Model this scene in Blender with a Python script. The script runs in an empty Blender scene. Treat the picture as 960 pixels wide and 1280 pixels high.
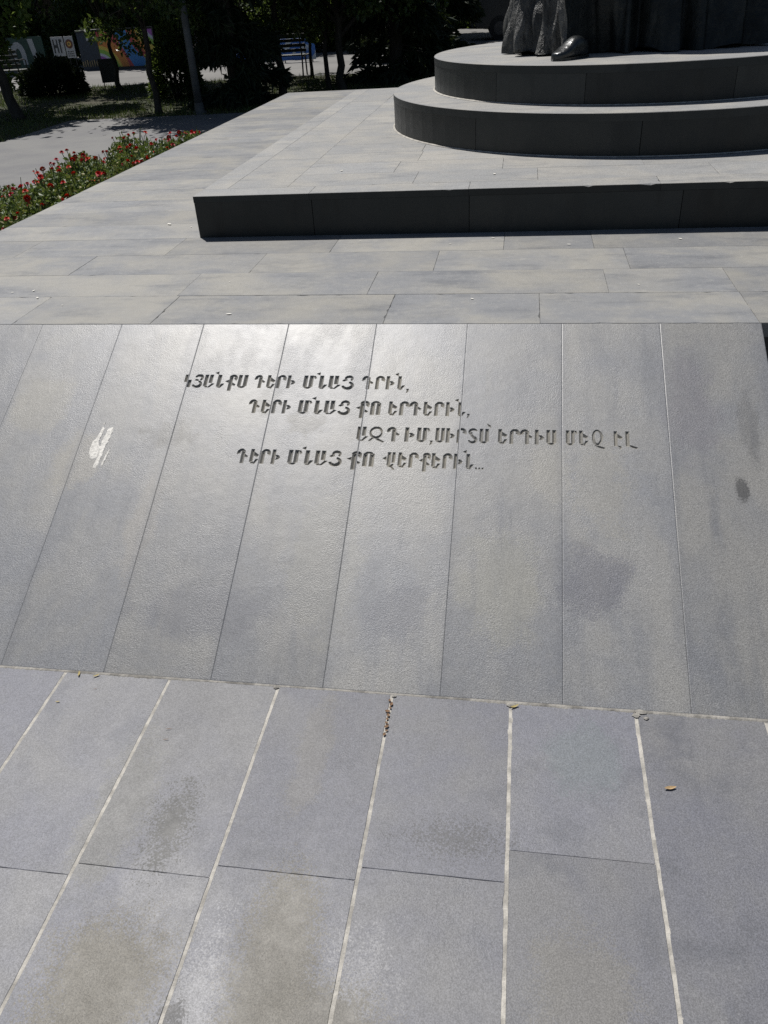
import bpy, bmesh, math, random
import numpy as np
from mathutils import Vector, Matrix

SC = bpy.context.scene
COL = SC.collection
R = math.radians
rng = np.random.default_rng(7)
random.seed(7)

# ------------------------------------------------------------------ camera
F_PX, PITCH, ROLL, YAW = 1000.0, 33.198, -3.869, -10.646
CAM_H = 0.99934
def camera():
    pi, ro, ya = R(PITCH), R(ROLL), R(YAW)
    fw = Vector((math.sin(ya)*math.cos(pi), math.cos(ya)*math.cos(pi), -math.sin(pi)))
    r = Vector((math.cos(ya), -math.sin(ya), 0)); u = r.cross(fw)
    r2 = r*math.cos(ro) + u*math.sin(ro); u2 = -r*math.sin(ro) + u*math.cos(ro)
    m = Matrix(((r2.x, u2.x, -fw.x, 0), (r2.y, u2.y, -fw.y, 0), (r2.z, u2.z, -fw.z, CAM_H), (0, 0, 0, 1)))
    cd = bpy.data.cameras.new('camera'); co = bpy.data.objects.new('camera', cd); COL.objects.link(co)
    co.matrix_world = m
    cd.sensor_fit = 'VERTICAL'; cd.sensor_height = 24.0; cd.sensor_width = 18.0
    cd.lens = F_PX/1280*24.0
    cd.clip_start = 0.02; cd.clip_end = 600
    SC.camera = co
camera()

# ------------------------------------------------------------------ light
SUN_EL, SUN_AZ = 62.0, -37.5           # azimuth measured from +Y towards +X
SUN_STRENGTH, SKY_STRENGTH = 5.0, 0.05
w = bpy.data.worlds.new('World'); SC.world = w; w.use_nodes = True
nt = w.node_tree; bg = nt.nodes['Background']
sky = nt.nodes.new('ShaderNodeTexSky'); sky.sky_type = 'NISHITA'; sky.sun_disc = False
sky.sun_elevation = R(SUN_EL); sky.sun_rotation = R(SUN_AZ)
sky.air_density = 1.0; sky.dust_density = 1.0; sky.ozone_density = 1.0
nt.links.new(sky.outputs[0], bg.inputs[0]); bg.inputs[1].default_value = SKY_STRENGTH
sd = bpy.data.lights.new('sun', 'SUN'); sd.energy = SUN_STRENGTH; sd.angle = R(0.53); sd.color = (1.0, 0.968, 0.925)
so = bpy.data.objects.new('sun', sd); COL.objects.link(so)
sv = Vector((math.cos(R(SUN_EL))*math.sin(R(SUN_AZ)), math.cos(R(SUN_EL))*math.cos(R(SUN_AZ)), math.sin(R(SUN_EL))))
so.rotation_euler = sv.to_track_quat('Z', 'Y').to_euler(); so.location = (-8, 10, 20)
vs = SC.view_settings
vs.view_transform = 'Standard'; vs.look = 'None'; vs.exposure = 0.0; vs.gamma = 1.0; vs.use_curve_mapping = False
SC.cycles.use_denoising = False
SC.cycles.max_bounces = 6; SC.cycles.transparent_max_bounces = 6

# ------------------------------------------------------------------ object helpers
def tag(o, label=None, cat=None, group=None, kind=None):
    if label: o['label'] = label
    if cat: o['category'] = cat
    if group: o['group'] = group
    if kind: o['kind'] = kind
    return o
def link(name, me, parent=None):
    o = bpy.data.objects.new(name, me); COL.objects.link(o)
    if parent: o.parent = parent
    return o
def empty(name, loc=(0, 0, 0), rz=0.0, label=None, cat=None, group=None):
    o = bpy.data.objects.new(name, None); COL.objects.link(o); o.empty_display_size = .1
    o.location = loc; o.rotation_euler = (0, 0, rz)
    return tag(o, label, cat, group)
def kids(o): return [c for c in bpy.data.objects if c.parent == o]
def copy_tree(o, parent=None):
    c = o.copy(); COL.objects.link(c)
    if parent: c.parent = parent
    for ch in list(o.children): copy_tree(ch, c)
    return c
def mesh_np(name, verts, faces, mats, smooth=False, attrs=None, matidx=None):
    """faces: list of tuples, or (n,k) array"""
    me = bpy.data.meshes.new(name)
    V = np.asarray(verts, dtype=np.float32)
    if isinstance(faces, np.ndarray):
        n, k = faces.shape
        me.vertices.add(len(V)); me.vertices.foreach_set('co', V.ravel())
        me.loops.add(n*k); me.loops.foreach_set('vertex_index', faces.astype(np.int32).ravel())
        me.polygons.add(n)
        me.polygons.foreach_set('loop_start', np.arange(0, n*k, k, dtype=np.int32))
        me.polygons.foreach_set('loop_total', np.full(n, k, dtype=np.int32))
        me.update(calc_edges=True)
    else:
        me.from_pydata([tuple(map(float, v)) for v in V], [], [tuple(int(i) for i in f) for f in faces]); me.update()
    if matidx is not None: me.polygons.foreach_set('material_index', np.asarray(matidx, dtype=np.int32))
    me.polygons.foreach_set('use_smooth', np.full(len(me.polygons), bool(smooth)))
    for k_, a in (attrs or {}).items():
        at = me.attributes.new(k_, 'FLOAT', 'POINT'); at.data.foreach_set('value', np.asarray(a, dtype=np.float32))
    for m in (mats if isinstance(mats, (list, tuple)) else [mats]): me.materials.append(m)
    return me
class MB:
    """collects shapes, builds one mesh object"""
    def __init__(s): s.v = []; s.f = []; s.rnd = []; s.mi = []
    def add(s, vs, fs, rnd=0.0, mi=0):
        b = len(s.v); s.v += [tuple(x) for x in vs]; s.f += [tuple(i+b for i in f) for f in fs]
        s.rnd += [rnd]*len(vs); s.mi += [mi]*len(fs); return s
    def box(s, x0, x1, y0, y1, z0, z1, rnd=0.0, mi=0, bev=0.0):
        if bev <= 0:
            v = [(x0,y0,z0),(x1,y0,z0),(x1,y1,z0),(x0,y1,z0),(x0,y0,z1),(x1,y0,z1),(x1,y1,z1),(x0,y1,z1)]
            f = [(3,2,1,0),(4,5,6,7),(0,1,5,4),(1,2,6,5),(2,3,7,6),(3,0,4,7)]
            return s.add(v, f, rnd, mi)
        bm = bmesh.new(); bmesh.ops.create_cube(bm, size=1)
        for q in bm.verts: q.co = Vector(((x0+x1)/2+q.co.x*(x1-x0), (y0+y1)/2+q.co.y*(y1-y0), (z0+z1)/2+q.co.z*(z1-z0)))
        bmesh.ops.bevel(bm, geom=bm.edges[:], offset=bev, segments=2, affect='EDGES', profile=.5)
        return s.bm(bm, rnd, mi)
    def bm(s, bm, rnd=0.0, mi=0):
        bm.verts.index_update()
        s.add([tuple(v.co) for v in bm.verts], [tuple(v.index for v in f.verts) for f in bm.faces], rnd, mi); bm.free(); return s
    def tube(s, pts, rad, n=8, rnd=0.0, mi=0, cap=True):
        pts = [Vector(p) for p in pts]
        if not isinstance(rad, (list, tuple)): rad = [rad]*len(pts)
        vs = []; ref = None
        for i, p in enumerate(pts):
            t = (pts[min(i+1, len(pts)-1)]-pts[max(i-1, 0)]).normalized()
            if ref is None: ref = t.orthogonal().normalized()
            a = (ref - t*ref.dot(t)).normalized(); ref = a; b = t.cross(a)
            for k in range(n):
                th = 2*math.pi*k/n; vs.append(p + (a*math.cos(th)+b*math.sin(th))*rad[i])
        fs = [(i*n+k, i*n+(k+1) % n, (i+1)*n+(k+1) % n, (i+1)*n+k) for i in range(len(pts)-1) for k in range(n)]
        if cap: fs += [tuple(range(n))[::-1], tuple((len(pts)-1)*n+k for k in range(n))]
        return s.add(vs, fs, rnd, mi)
    def prism(s, poly, h, axis='z', base=0.0, rnd=0.0, mi=0):
        n = len(poly); vs = []
        for t in (base, base+h):
            for a, b in poly:
                vs.append({'z': (a, b, t), 'y': (a, t, b), 'x': (t, a, b)}[axis])
        fs = [tuple(range(n))[::-1], tuple(range(n, 2*n))] + [(i, (i+1) % n, n+(i+1) % n, n+i) for i in range(n)]
        return s.add(vs, fs, rnd, mi)
    def build(s, name, mats, parent=None, smooth=False, fixn=True):
        me = mesh_np(name, s.v, s.f, mats, smooth, {'rnd': s.rnd}, s.mi)
        if fixn:
            bm = bmesh.new(); bm.from_mesh(me); bmesh.ops.recalc_face_normals(bm, faces=bm.faces[:]); bm.to_mesh(me); bm.free()
        return link(name, me, parent)

# ------------------------------------------------------------------ materials
class Mat:
    def __init__(s, name):
        s.m = bpy.data.materials.new(name); s.m.use_nodes = True; s.t = s.m.node_tree
        s.p = s.t.nodes['Principled BSDF']; s.out = s.t.nodes['Material Output']
        s._obj = None
    def n(s, typ, **kw):
        x = s.t.nodes.new(typ)
        for k, v in kw.items(): setattr(x, k, v)
        return x
    def l(s, a, b): s.t.links.new(a, b)
    def put(s, sock, v):
        if hasattr(v, 'is_output'): s.l(v, sock)
        else:
            if isinstance(v, (tuple, list)) and len(v) == 3 and sock.type == 'RGBA': v = (*v, 1)
            sock.default_value = v
    def obj(s):
        if s._obj is None: s._obj = s.n('ShaderNodeTexCoord').outputs['Object']
        return s._obj
    def attr(s, name): return s.n('ShaderNodeAttribute', attribute_name=name).outputs['Fac']
    def math(s, op, a, b=0.0, c=None, clamp=False):
        x = s.n('ShaderNodeMath', operation=op, use_clamp=clamp); s.put(x.inputs[0], a); s.put(x.inputs[1], b)
        if c is not None: s.put(x.inputs[2], c)
        return x.outputs[0]
    def vmath(s, op, a, b):
        x = s.n('ShaderNodeVectorMath', operation=op); s.put(x.inputs[0], a); s.put(x.inputs[1], b)
        return x.outputs['Value'] if op in ('LENGTH', 'DISTANCE', 'DOT_PRODUCT') else x.outputs[0]
    def noise(s, scale, detail=3.0, rough=.55, vec=None, w=None, dist=0.0, color=False):
        x = s.n('ShaderNodeTexNoise', noise_dimensions='4D' if w is not None else '3D')
        s.put(x.inputs['Vector'], vec if vec is not None else s.obj())
        if w is not None: s.put(x.inputs['W'], w)
        x.inputs['Scale'].default_value = scale; x.inputs['Detail'].default_value = detail
        x.inputs['Roughness'].default_value = rough; x.inputs['Distortion'].default_value = dist
        return x.outputs['Color' if color else 'Fac']
    def voro(s, scale, vec=None, feature='F1'):
        x = s.n('ShaderNodeTexVoronoi', feature=feature); s.put(x.inputs['Vector'], vec if vec is not None else s.obj())
        x.inputs['Scale'].default_value = scale
        return x.outputs['Distance']
    def ss(s, v, lo, hi, a=0.0, b=1.0):
        x = s.n('ShaderNodeMapRange', interpolation_type='SMOOTHSTEP'); s.put(x.inputs[0], v)
        for i, q in enumerate((lo, hi, a, b)): s.put(x.inputs[1+i], q)
        return x.outputs[0]
    def mix(s, f, a, b, mode='MIX'):
        x = s.n('ShaderNodeMix', data_type='RGBA', blend_type=mode)
        s.put(x.inputs[0], f); s.put(x.inputs[6], a); s.put(x.inputs[7], b); return x.outputs[2]
    def scale(s, v3, vec=None):
        x = s.n('ShaderNodeVectorMath', operation='MULTIPLY'); s.put(x.inputs[0], vec if vec is not None else s.obj()); x.inputs[1].default_value = v3
        return x.outputs[0]
    def bump(s, h, strength=.5, dist=.002, normal=None):
        x = s.n('ShaderNodeBump'); s.put(x.inputs['Strength'], strength); x.inputs['Distance'].default_value = dist
        s.put(x.inputs['Height'], h)
        if normal is not None: s.l(normal, x.inputs['Normal'])
        return x.outputs[0]
    def fin(s, col, rough=.5, normal=None, metal=0.0, spec=None, trans=None):
        s.put(s.p.inputs['Base Color'], col); s.put(s.p.inputs['Roughness'], rough); s.p.inputs['Metallic'].default_value = metal
        if normal is not None: s.l(normal, s.p.inputs['Normal'])
        if spec is not None: s.put(s.p.inputs['Specular IOR Level'], spec)
        return s.m

def blob(m, c, r, wob=.35, ns=14.0, soft=.3, vec=None, dith=1.5):
    """soft irregular patch mask around point c with radii r (object space)"""
    v = vec if vec is not None else m.obj()
    d = m.vmath('SUBTRACT', v, c); d = m.vmath('DIVIDE', d, r)
    ln = m.vmath('LENGTH', d, (0, 0, 0))
    n1 = m.noise(ns, 4.0, .6)
    ln = m.math('ADD', ln, m.math('MULTIPLY', m.math('SUBTRACT', n1, .5), wob*4))
    n2 = m.noise(190.0, 3.0, .7)
    ln = m.math('ADD', ln, m.math('MULTIPLY', m.math('SUBTRACT', n2, .5), dith))
    return m.ss(ln, 1.0-soft, 1.0+soft*.3, 1.0, 0.0)

def basalt(name, cool, warm, dark, bump_fine=.35, bump_dist=.0016, tex=240.0, rough=(.42, .62), streak=None,
           stains=(), mottled=True, tint_amt=.22, spec=.5, warm_amt=.75, spot=.35, gamt=.5, grat=1.7, runs=None, joint=None):
    m = Mat(name); rn = m.attr('rnd'); wv = m.math('MULTIPLY', rn, 31.7)
    big = m.noise(2.3, 4.0, .6, w=wv, dist=.4)
    mid = m.noise(7.5, 5.0, .62, vec=m.scale(streak) if streak else None, w=wv, dist=.3)
    sm = m.noise(34.0, 4.0, .6, w=wv)
    fine = m.noise(tex, 2.0, .6)
    grain = m.noise(tex*grat, 2.0, .6)
    col = m.mix(m.ss(big, .38, .66), cool, warm)
    col = m.mix(m.math('MULTIPLY', m.ss(mid, .5, .78), warm_amt), col, warm)
    col = m.mix(m.math('MULTIPLY', m.ss(mid, .5, .26), .8), col, dark)
    col = m.mix(m.math('MULTIPLY', m.ss(sm, .52, .75), spot), col, m.mix(.5, warm, (.32, .32, .31)))
    for (c, r, colr, amt, wob, ns, *dt) in stains:
        col = m.mix(m.math('MULTIPLY', blob(m, c, r, wob, ns, dith=dt[0] if dt else 1.5), amt), col, colr)
    if runs:
        rs_ = m.noise(runs[0], 4.0, .65, vec=m.scale(runs[1]), w=wv)
        col = m.mix(m.math('MULTIPLY', m.ss(rs_, .52, .72), runs[2]), col, dark)
        col = m.mix(m.math('MULTIPLY', m.ss(rs_, .46, .30), runs[2]*.8), col, warm)
    if joint:
        sx_ = m.n('ShaderNodeSeparateXYZ'); m.put(sx_.inputs[0], m.obj())
        fr = m.math('FRACT', m.math('MULTIPLY_ADD', sx_.outputs[0], 1/joint[1], -joint[0]/joint[1]))
        dj = m.math('ABSOLUTE', m.math('SUBTRACT', fr, .5))
        dj = m.math('ADD', dj, m.math('MULTIPLY', m.math('SUBTRACT', m.noise(9.0, 4.0, .65, vec=m.scale((1, .5, .5))), .5), .22))
        col = m.mix(m.math('MULTIPLY', m.ss(dj, .40, .52), joint[2]), col, dark)
    # per slab tint and fine speckle
    tv = m.math('MULTIPLY_ADD', rn, tint_amt*2, 1.0-tint_amt)
    sp = m.math('MULTIPLY_ADD', m.ss(grain, .3, .7), gamt, 1.0-gamt*.5)
    tv = m.math('MULTIPLY', tv, sp)
    sp2 = m.math('MULTIPLY_ADD', m.ss(fine, .3, .7), .22, .89)
    tv = m.math('MULTIPLY', tv, sp2)
    g = m.n('ShaderNodeCombineXYZ')
    for i in range(3): m.l(tv, g.inputs[i])
    col = m.mix(1.0, col, g.outputs[0], 'MULTIPLY')
    ro = m.math('MULTIPLY_ADD', m.ss(sm, .3, .7), (rough[1]-rough[0])*.5, rough[0])
    ro = m.math('MULTIPLY_ADD', m.ss(mid, .3, .7), (rough[1]-rough[0])*.5, ro)
    h = m.math('MULTIPLY_ADD', grain, .35, fine)
    st = bump_fine
    if mottled:
        msk = m.ss(m.noise(5.0, 4.0, .6, w=wv, vec=m.scale((1.6, .8, .8))), .42, .6, .3, 1.0)
        st = m.math('MULTIPLY', msk, bump_fine)
    nrm = m.bump(h, st, bump_dist)
    nrm = m.bump(m.noise(18.0, 3.0, .5), .12, .006, nrm)
    return m.fin(col, ro, nrm, spec=spec)

def plain(name, col, rough=.6, metal=0.0, nscale=12.0, namt=.3, bump=0.0, bscale=60.0, spec=None):
    m = Mat(name); n1 = m.noise(nscale, 4.0, .6)
    c2 = tuple(min(1.0, c*(1+namt)) for c in col); c1 = tuple(c*(1-namt) for c in col)
    c = m.mix(m.ss(n1, .3, .7), c1, c2)
    nrm = m.bump(m.noise(bscale, 3.0, .6), bump, .004) if bump > 0 else None
    return m.fin(c, rough, nrm, metal, spec)

def leafmat(name, c1, c2, c3, trans=.25, rough=.45):
    m = Mat(name); rn = m.attr('rnd')
    col = m.mix(m.ss(rn, .0, .6), c1, c2); col = m.mix(m.ss(rn, .72, 1.0), col, c3)
    s = m.n('ShaderNodeBsdfTranslucent'); m.put(s.inputs[0], m.mix(.5, col, (.22, .3, .05)))
    mx = m.n('ShaderNodeMixShader'); mx.inputs[0].default_value = trans
    m.fin(col, rough, spec=.35); m.l(m.p.outputs[0], mx.inputs[1]); m.l(s.outputs[0], mx.inputs[2]); m.l(mx.outputs[0], m.out.inputs[0])
    return m.m

GZ = -0.6013     # lower paving / park level, platform top is z = 0
SLOPE_T = Vector((0, -1.1975, -.6013)).normalized(); SLOPE_N = Vector((0, -.6013, 1.1975)).normalized()
PY = 2.712       # platform front edge
PLEN = math.hypot(1.1975, .6013)
def P3(u, v, d=0.0): return Vector((u, PY, 0)) + SLOPE_T*v + SLOPE_N*d

STAIN_PAVE = [((-.56, .66, GZ), (.07, .16, .3), (.27, .27, .275), .6, .4, 14.0, 5.0), ((-.27, .72, GZ), (.07, .12, .3), (.26, .26, .265), .55, .4, 14.0, 5.0), ((-.72, .92, GZ), (.10, .10, .3), (.2, .2, .205), .4, .4, 16.0), ((-.9, 1.1, GZ), (.08, .22, .3), (.15, .148, .135), .6, .4, 12.0),
              ((-.43, .74, GZ), (.09, .26, .3), (.128, .120, .102), .95, .2, 9.0, 2.2),
              ((-.76, .69, GZ), (.13, .18, .3), (.126, .118, .100), 1.0, .26, 9.0, 2.2),
              ((-.34, .67, GZ), (.16, .10, .3), (.126, .118, .100), .9, .25, 9.0, 2.2),
              ((-.753, 1.06, GZ), (.045, .10, .3), (.06, .06, .055), .8, .45, 30.0, 6.0),
              ((-.60, .66, GZ), (.03, .03, .3), (.06, .06, .06), .8, .5, 40.0, 6.0),
              ((-.092, 1.095, GZ), (.08, .035, .3), (.06, .06, .058), .6, .35, 40.0, 9.0),
              ((.17, .80, GZ), (.11, .12, .3), (.165, .158, .14), .6, .3, 12.0),
              ((-.47, 1.30, GZ), (.05, .18, .3), (.16, .152, .135), .45, .4, 14.0),
              ((.20, 1.35, GZ), (.10, .12, .3), (.125, .142, .15), .6, .3, 12.0)]
M_PAVE = basalt('pavement_basalt', (.134, .137, .158), (.158, .158, .162), (.096, .100, .115), .6, .0013, 300.0, (.48, .6),
                stains=STAIN_PAVE, tint_amt=.13, warm_amt=.5, spec=.4, spot=.25, gamt=.5, grat=1.25)
def pst(u, v, ru, rv, c, a, wob=.35, ns=10.0):
    p = P3(u, v); return (tuple(p), (ru, rv*.9, rv*.9), c, a, wob, ns)
STAIN_PANEL = [pst(.675, .654, .022, .05, (.05, .05, .05), .85, .12, 20), pst(.72, .42, .03, .16, (.08, .08, .082), .5, .4),
               pst(-1.15, .50, .09, .06, (.09, .088, .08), .6, .6, 30), pst(-.68, .44, .07, .05, (.085, .083, .075), .7, .6, 34),
               pst(-.83, .36, .05, .06, (.09, .09, .085), .6, .6, 34), pst(-1.45, .62, .09, .14, (.25, .235, .20), .6, .4),
               pst(-1.66, .40, .12, .14, (.24, .23, .20), .6, .4), pst(-.55, .95, .12, .28, (.23, .225, .2), .5, .45),
               pst(-.02, 1.0, .12, .2, (.24, .235, .20), .5, .4), pst(.24, .98, .11, .14, (.11, .112, .13), .7, .4),
               pst(.12, .62, .06, .14, (.25, .24, .21), .5, .5), pst(.27, .66, .08, .22, (.24, .23, .2), .5, .5),
               pst(.55, .35, .08, .26, (.16, .155, .17), .6, .4), pst(-.30, 1.1, .10, .10, (.13, .134, .15), .6, .4),
               pst(-.9, 1.13, .22, .10, (.13, .134, .15), .6, .4), pst(-1.15, .88, .05, .24, (.24, .225, .2), .5, .45)]
M_PANEL = basalt('panel_basalt', (.176, .181, .192), (.226, .222, .210), (.142, .147, .159), .6, .0013, 260.0, (.44, .48),
                 streak=(1.7, .32, .32), stains=STAIN_PANEL, tint_amt=.10, warm_amt=.55, spec=.68, gamt=.7, grat=1.6, spot=.3, runs=(9.0, (1.0, .11, .11), .5), joint=(-1.459, .3231, .45))
M_TOP = basalt('platform_basalt', (.185, .189, .195), (.26, .25, .222), (.125, .130, .14), .3, .001, 260.0, (.46, .6),
               streak=(.4, 1.2, 1.0), tint_amt=.10, warm_amt=.8, spec=.5, gamt=.4)
M_STEP = basalt('step_basalt', (.255, .257, .255), (.315, .303, .275), (.19, .194, .198), .2, .001, 260.0, (.5, .66),
                streak=(.45, 1.3, 1.0), tint_amt=.06, warm_amt=.6, spec=.35)
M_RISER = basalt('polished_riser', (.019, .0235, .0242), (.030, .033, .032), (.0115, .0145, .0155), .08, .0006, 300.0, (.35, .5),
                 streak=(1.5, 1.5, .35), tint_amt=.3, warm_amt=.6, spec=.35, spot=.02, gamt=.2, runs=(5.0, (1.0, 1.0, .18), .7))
M_DARK = plain('joint_shadow', (.03, .03, .028), .9, namt=.2)
M_DUST = plain('joint_dust', (.13, .125, .115), .95, namt=.3)
M_MORTAR = plain('pale_mortar', (.37, .352, .315), .9, nscale=32, namt=.28, bump=.6, bscale=200)
M_WHITE = plain('white_smear', (.68, .66, .61), .75, nscale=110, namt=.22, bump=.6, bscale=160)

# ------------------------------------------------------------------ ground
def sheet(name, x0, x1, y0, y1, z, mat, n=1, amp=0.0):
    xs = np.linspace(x0, x1, n+1); ys = np.linspace(y0, y1, n+1)
    X, Y = np.meshgrid(xs, ys); Z = np.full_like(X, z) + (rng.normal(0, amp, X.shape) if amp else 0)
    V = np.stack([X, Y, Z], -1).reshape(-1, 3)
    i = np.arange(n); a = (i[:, None]*(n+1)+i[None]).ravel()
    F = np.stack([a, a+1, a+n+2, a+n+1], 1)
    return link(name, mesh_np(name, V, F, mat))
mg = Mat('park_soil')
c = mg.mix(mg.ss(mg.noise(1.1, 5.0, .6), .4, .62), (.032, .036, .016), (.055, .048, .03))
c = mg.mix(mg.ss(mg.noise(24.0, 4.0, .65), .45, .65), c, (.03, .04, .014))
M_SOIL = mg.fin(c, .95, mg.bump(mg.noise(40.0, 5.0, .6), .8, .02))
tag(sheet('ground', -300, 300, -300, 300, GZ-.03, M_SOIL), kind='structure')
ma = Mat('path_asphalt')
c = ma.mix(ma.ss(ma.noise(1.4, 4.0, .6), .35, .65), (.135, .135, .14), (.17, .169, .165))
c = ma.mix(ma.math('MULTIPLY', ma.ss(ma.noise(130.0, 2.0, .6), .5, .7), .5), c, (.2, .195, .185))
M_PATH = ma.fin(c, .85, ma.bump(ma.noise(160.0, 3.0, .6), .6, .004))
tag(sheet('path', -7.75, -2.83, 2.69, 14.35, GZ-.02, M_PATH), kind='structure')
mp = Mat('plaza_concrete')
c = mp.mix(mp.ss(mp.noise(.6, 4.0, .6), .35, .65), (.15, .147, .142), (.19, .186, .178))
M_PLAZA = mp.fin(c, .9, mp.bump(mp.noise(30.0, 3.0, .6), .3, .004))
tag(sheet('plaza', -70, 30, 20.6, 39, GZ-.02, M_PLAZA), kind='structure')

# lower paving: individual slabs with pale mortar between the columns
QA, QW = -1.250, .3179
def slab_grid(mb, x0, x1, y0, y1, z, th, rnd, cham=.0016, jit=.0, mi_side=0, chips=0.0):
    """one slab with softened top edge and slightly wandering sides"""
    dx = .022 if chips else .05
    nx = max(2, int((x1-x0)/dx)); ny = max(2, int((y1-y0)/dx))
    def ring(ins, zz):
        pts = []
        for i in range(nx): pts.append((x0+ins+(x1-x0-2*ins)*i/nx, y0+ins, zz))
        for i in range(ny): pts.append((x1-ins, y0+ins+(y1-y0-2*ins)*i/ny, zz))
        for i in range(nx): pts.append((x1-ins-(x1-x0-2*ins)*i/nx, y1-ins, zz))
        for i in range(ny): pts.append((x0+ins, y1-ins-(y1-y0-2*ins)*i/ny, zz))
        return pts
    off = [(random.gauss(0, jit), random.gauss(0, jit)) for _ in range(2*(nx+ny))]
    A = [(p[0]+o[0], p[1]+o[1], p[2]) for p, o in zip(ring(0, z-th), off)]
    B = [(p[0]+o[0], p[1]+o[1], p[2]) for p, o in zip(ring(0, z-cham), off)]
    Cc = [(p[0]+o[0], p[1]+o[1], p[2]) for p, o in zip(ring(cham, z), off)]
    n = len(A)
    if chips:
        for i in range(n):
            if random.random() < chips and i % nx > 1:
                d = random.uniform(.002, .006); xq, yq, zq = Cc[i]
                xq += d if abs(xq-x0) < .004 else (-d if abs(xq-x1) < .004 else 0); yq += d if abs(yq-y0) < .004 else (-d if abs(yq-y1) < .004 else 0)
                Cc[i] = (xq, yq, zq); B[i] = (B[i][0]+(xq-Cc[i][0])*.3, B[i][1], B[i][2]-d*.9)
    fs = [(i, (i+1) % n, n+(i+1) % n, n+i) for i in range(n)] + [(n+i, n+(i+1) % n, 2*n+(i+1) % n, 2*n+i) for i in range(n)]
    fs.append(tuple(2*n+i for i in range(n)))
    mb.add(A+B+Cc, fs, rnd); mb.mi[-len(fs):] = [mi_side]*(n) + [0]*(n+1)
pv = MB(); mo = MB()
JOINT = {-3: .86, -2: .88, -1: .89, 0: .912, 1: .941, 2: .971, 3: 1.003, 4: 1.08, 5: .62, 6: .95, 7: .99}
for i in range(-5, 10):
    xa, xb = QA+i*QW+.0038, QA+(i+1)*QW-.0038
    j = JOINT.get(i, .9+.05*math.sin(i*2.1)); ys = [1.5135, j]
    while ys[-1] > -1.2: ys.append(ys[-1]-random.choice((.58, .62, .66)))
    for a, b in zip(ys[:-1], ys[1:]):
        slab_grid(pv, xa, xb, b+.0003, a-.0003, GZ+random.uniform(-.0006, .0006), .03, random.random(), .0011, jit=.0003, chips=.006)
    # mortar line, wandering width
    n = 220; L = []; Rr = []
    xm = QA+i*QW
    for k in range(n+1):
        y = 1.5125-(1.5125+1.2)*k/n
        L.append((xm-.0062, y, GZ-.0009+random.gauss(0, .0002))); Rr.append((xm+.0062, y, GZ-.0009+random.gauss(0, .0002)))
    mo.add(L+Rr, [(k, k+1, n+2+k, n+1+k) for k in range(n)])
pav = pv.build('pavement', M_PAVE, fixn=False); tag(pav, kind='structure')
mo.build('mortar', M_MORTAR, pav, fixn=False)
tag(sheet('pavement_bed', -2.9, 4.2, -1.25, 1.6, GZ-.010, M_DUST), kind='structure')
tag(sheet('apron', -300, 300, -200, 2.69, GZ-.026, M_PATH), kind='structure')

# ------------------------------------------------------------------ monument base
base = empty('monument_base', (.73, 2.71, GZ), 0, 'stepped grey basalt monument base with sloping engraved front and two round tiers', 'monument')
bpy.context.view_layer.update()
def part(o, par=base):
    o.parent = par; o.matrix_parent_inverse = Matrix.Translation(base.location).inverted() if par is base else Matrix()
    return o
XL, XR, YB = -2.82, 4.28, 10.57
# platform: courses of long slabs
pl = MB()
cuts = [2.712, 3.031, 3.327, 3.628, 3.925]
while cuts[-1] < YB-.2: cuts.append(cuts[-1]+.3)
cuts[-1] = YB
FIX = {0: [-1.913, -1.35, -.468, .083, .8], 1: [-2.45, -1.363, -.58, .34, .797, 1.5], 2: [-1.993, -1.15, -.349, .447, 1.3], 3: [-2.435, -1.652, -.855, -.066, .326, 1.1]}
for k in range(len(cuts)-1):
    ya, yb = cuts[k]+.0005, cuts[k+1]-.0005
    if k in FIX: xs = [XL]+FIX[k]
    else: xs = [XL, XL+random.choice((1.15, 1.24, 1.24))]
    while xs[-1] < XR-.5: xs.append(xs[-1]+random.uniform(.75, 1.2))
    xs[-1] = XR if XR-xs[-2] < 1.4 else xs[-1]
    if xs[-1] < XR: xs.append(XR)
    for a, b in zip(xs[:-1], xs[1:]):
        if a > -1.55 and b < 3.0 and ya > 4.2 and yb < 8.2: continue      # under the step
        slab_grid(pl, a+.0005, b-.0005, ya, yb, random.uniform(-.0006, .0006), .05, random.random(), .0010, .0002, chips=.10 if k == 0 else .012)
part(pl.build('platform', M_TOP, fixn=False))
core = MB().box(XL+.004, XR-.004, PY+.02, YB-.004, GZ-.02, -.02)
part(core.build('platform_core', M_DUST))
rs = MB()
xs = [XL]
while xs[-1] < XR-.6: xs.append(xs[-1]+random.uniform(.8, 1.1))
xs[-1] = XR
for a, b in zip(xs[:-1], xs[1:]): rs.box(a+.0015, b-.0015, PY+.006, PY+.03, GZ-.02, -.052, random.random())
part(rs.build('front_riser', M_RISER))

# inscribed sloping panel
JP = [-1.459+.3231*i for i in range(-4, 7)]+[.8045]
# ---- lettering: every glyph is a set of polygons in a box one unit high
def rect(x, y0, y1, w=.23): return [(x, y0), (x+w, y0), (x+w, y1), (x, y1)]
def arc(cx, cy, rx, ry, a0, a1, w, n=12):
    out, inn = [], []
    for i in range(n+1):
        t = i/n; a = R(a0+(a1-a0)*t)
        ww = np.interp(t, np.linspace(0, 1, len(w)), w)/2
        ca, sa = math.cos(a), math.sin(a); nx, ny = ca/rx, sa/ry; l = math.hypot(nx, ny); nx /= l; ny /= l
        out.append((cx+rx*ca+nx*ww, cy+ry*sa+ny*ww)); inn.append((cx+rx*ca-nx*ww, cy+ry*sa-ny*ww))
    return out+inn[::-1]
def tick_r(x, y, s=.22): return [(x, y+s*.62), (x+s, y), (x+s*.72, y-s*.42), (x, y-s*.12)]     # wedge to the right
def tick_l(x, y, s=.2): return [(x, y+s*.5), (x-s, y), (x, y-s*.5)]
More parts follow.
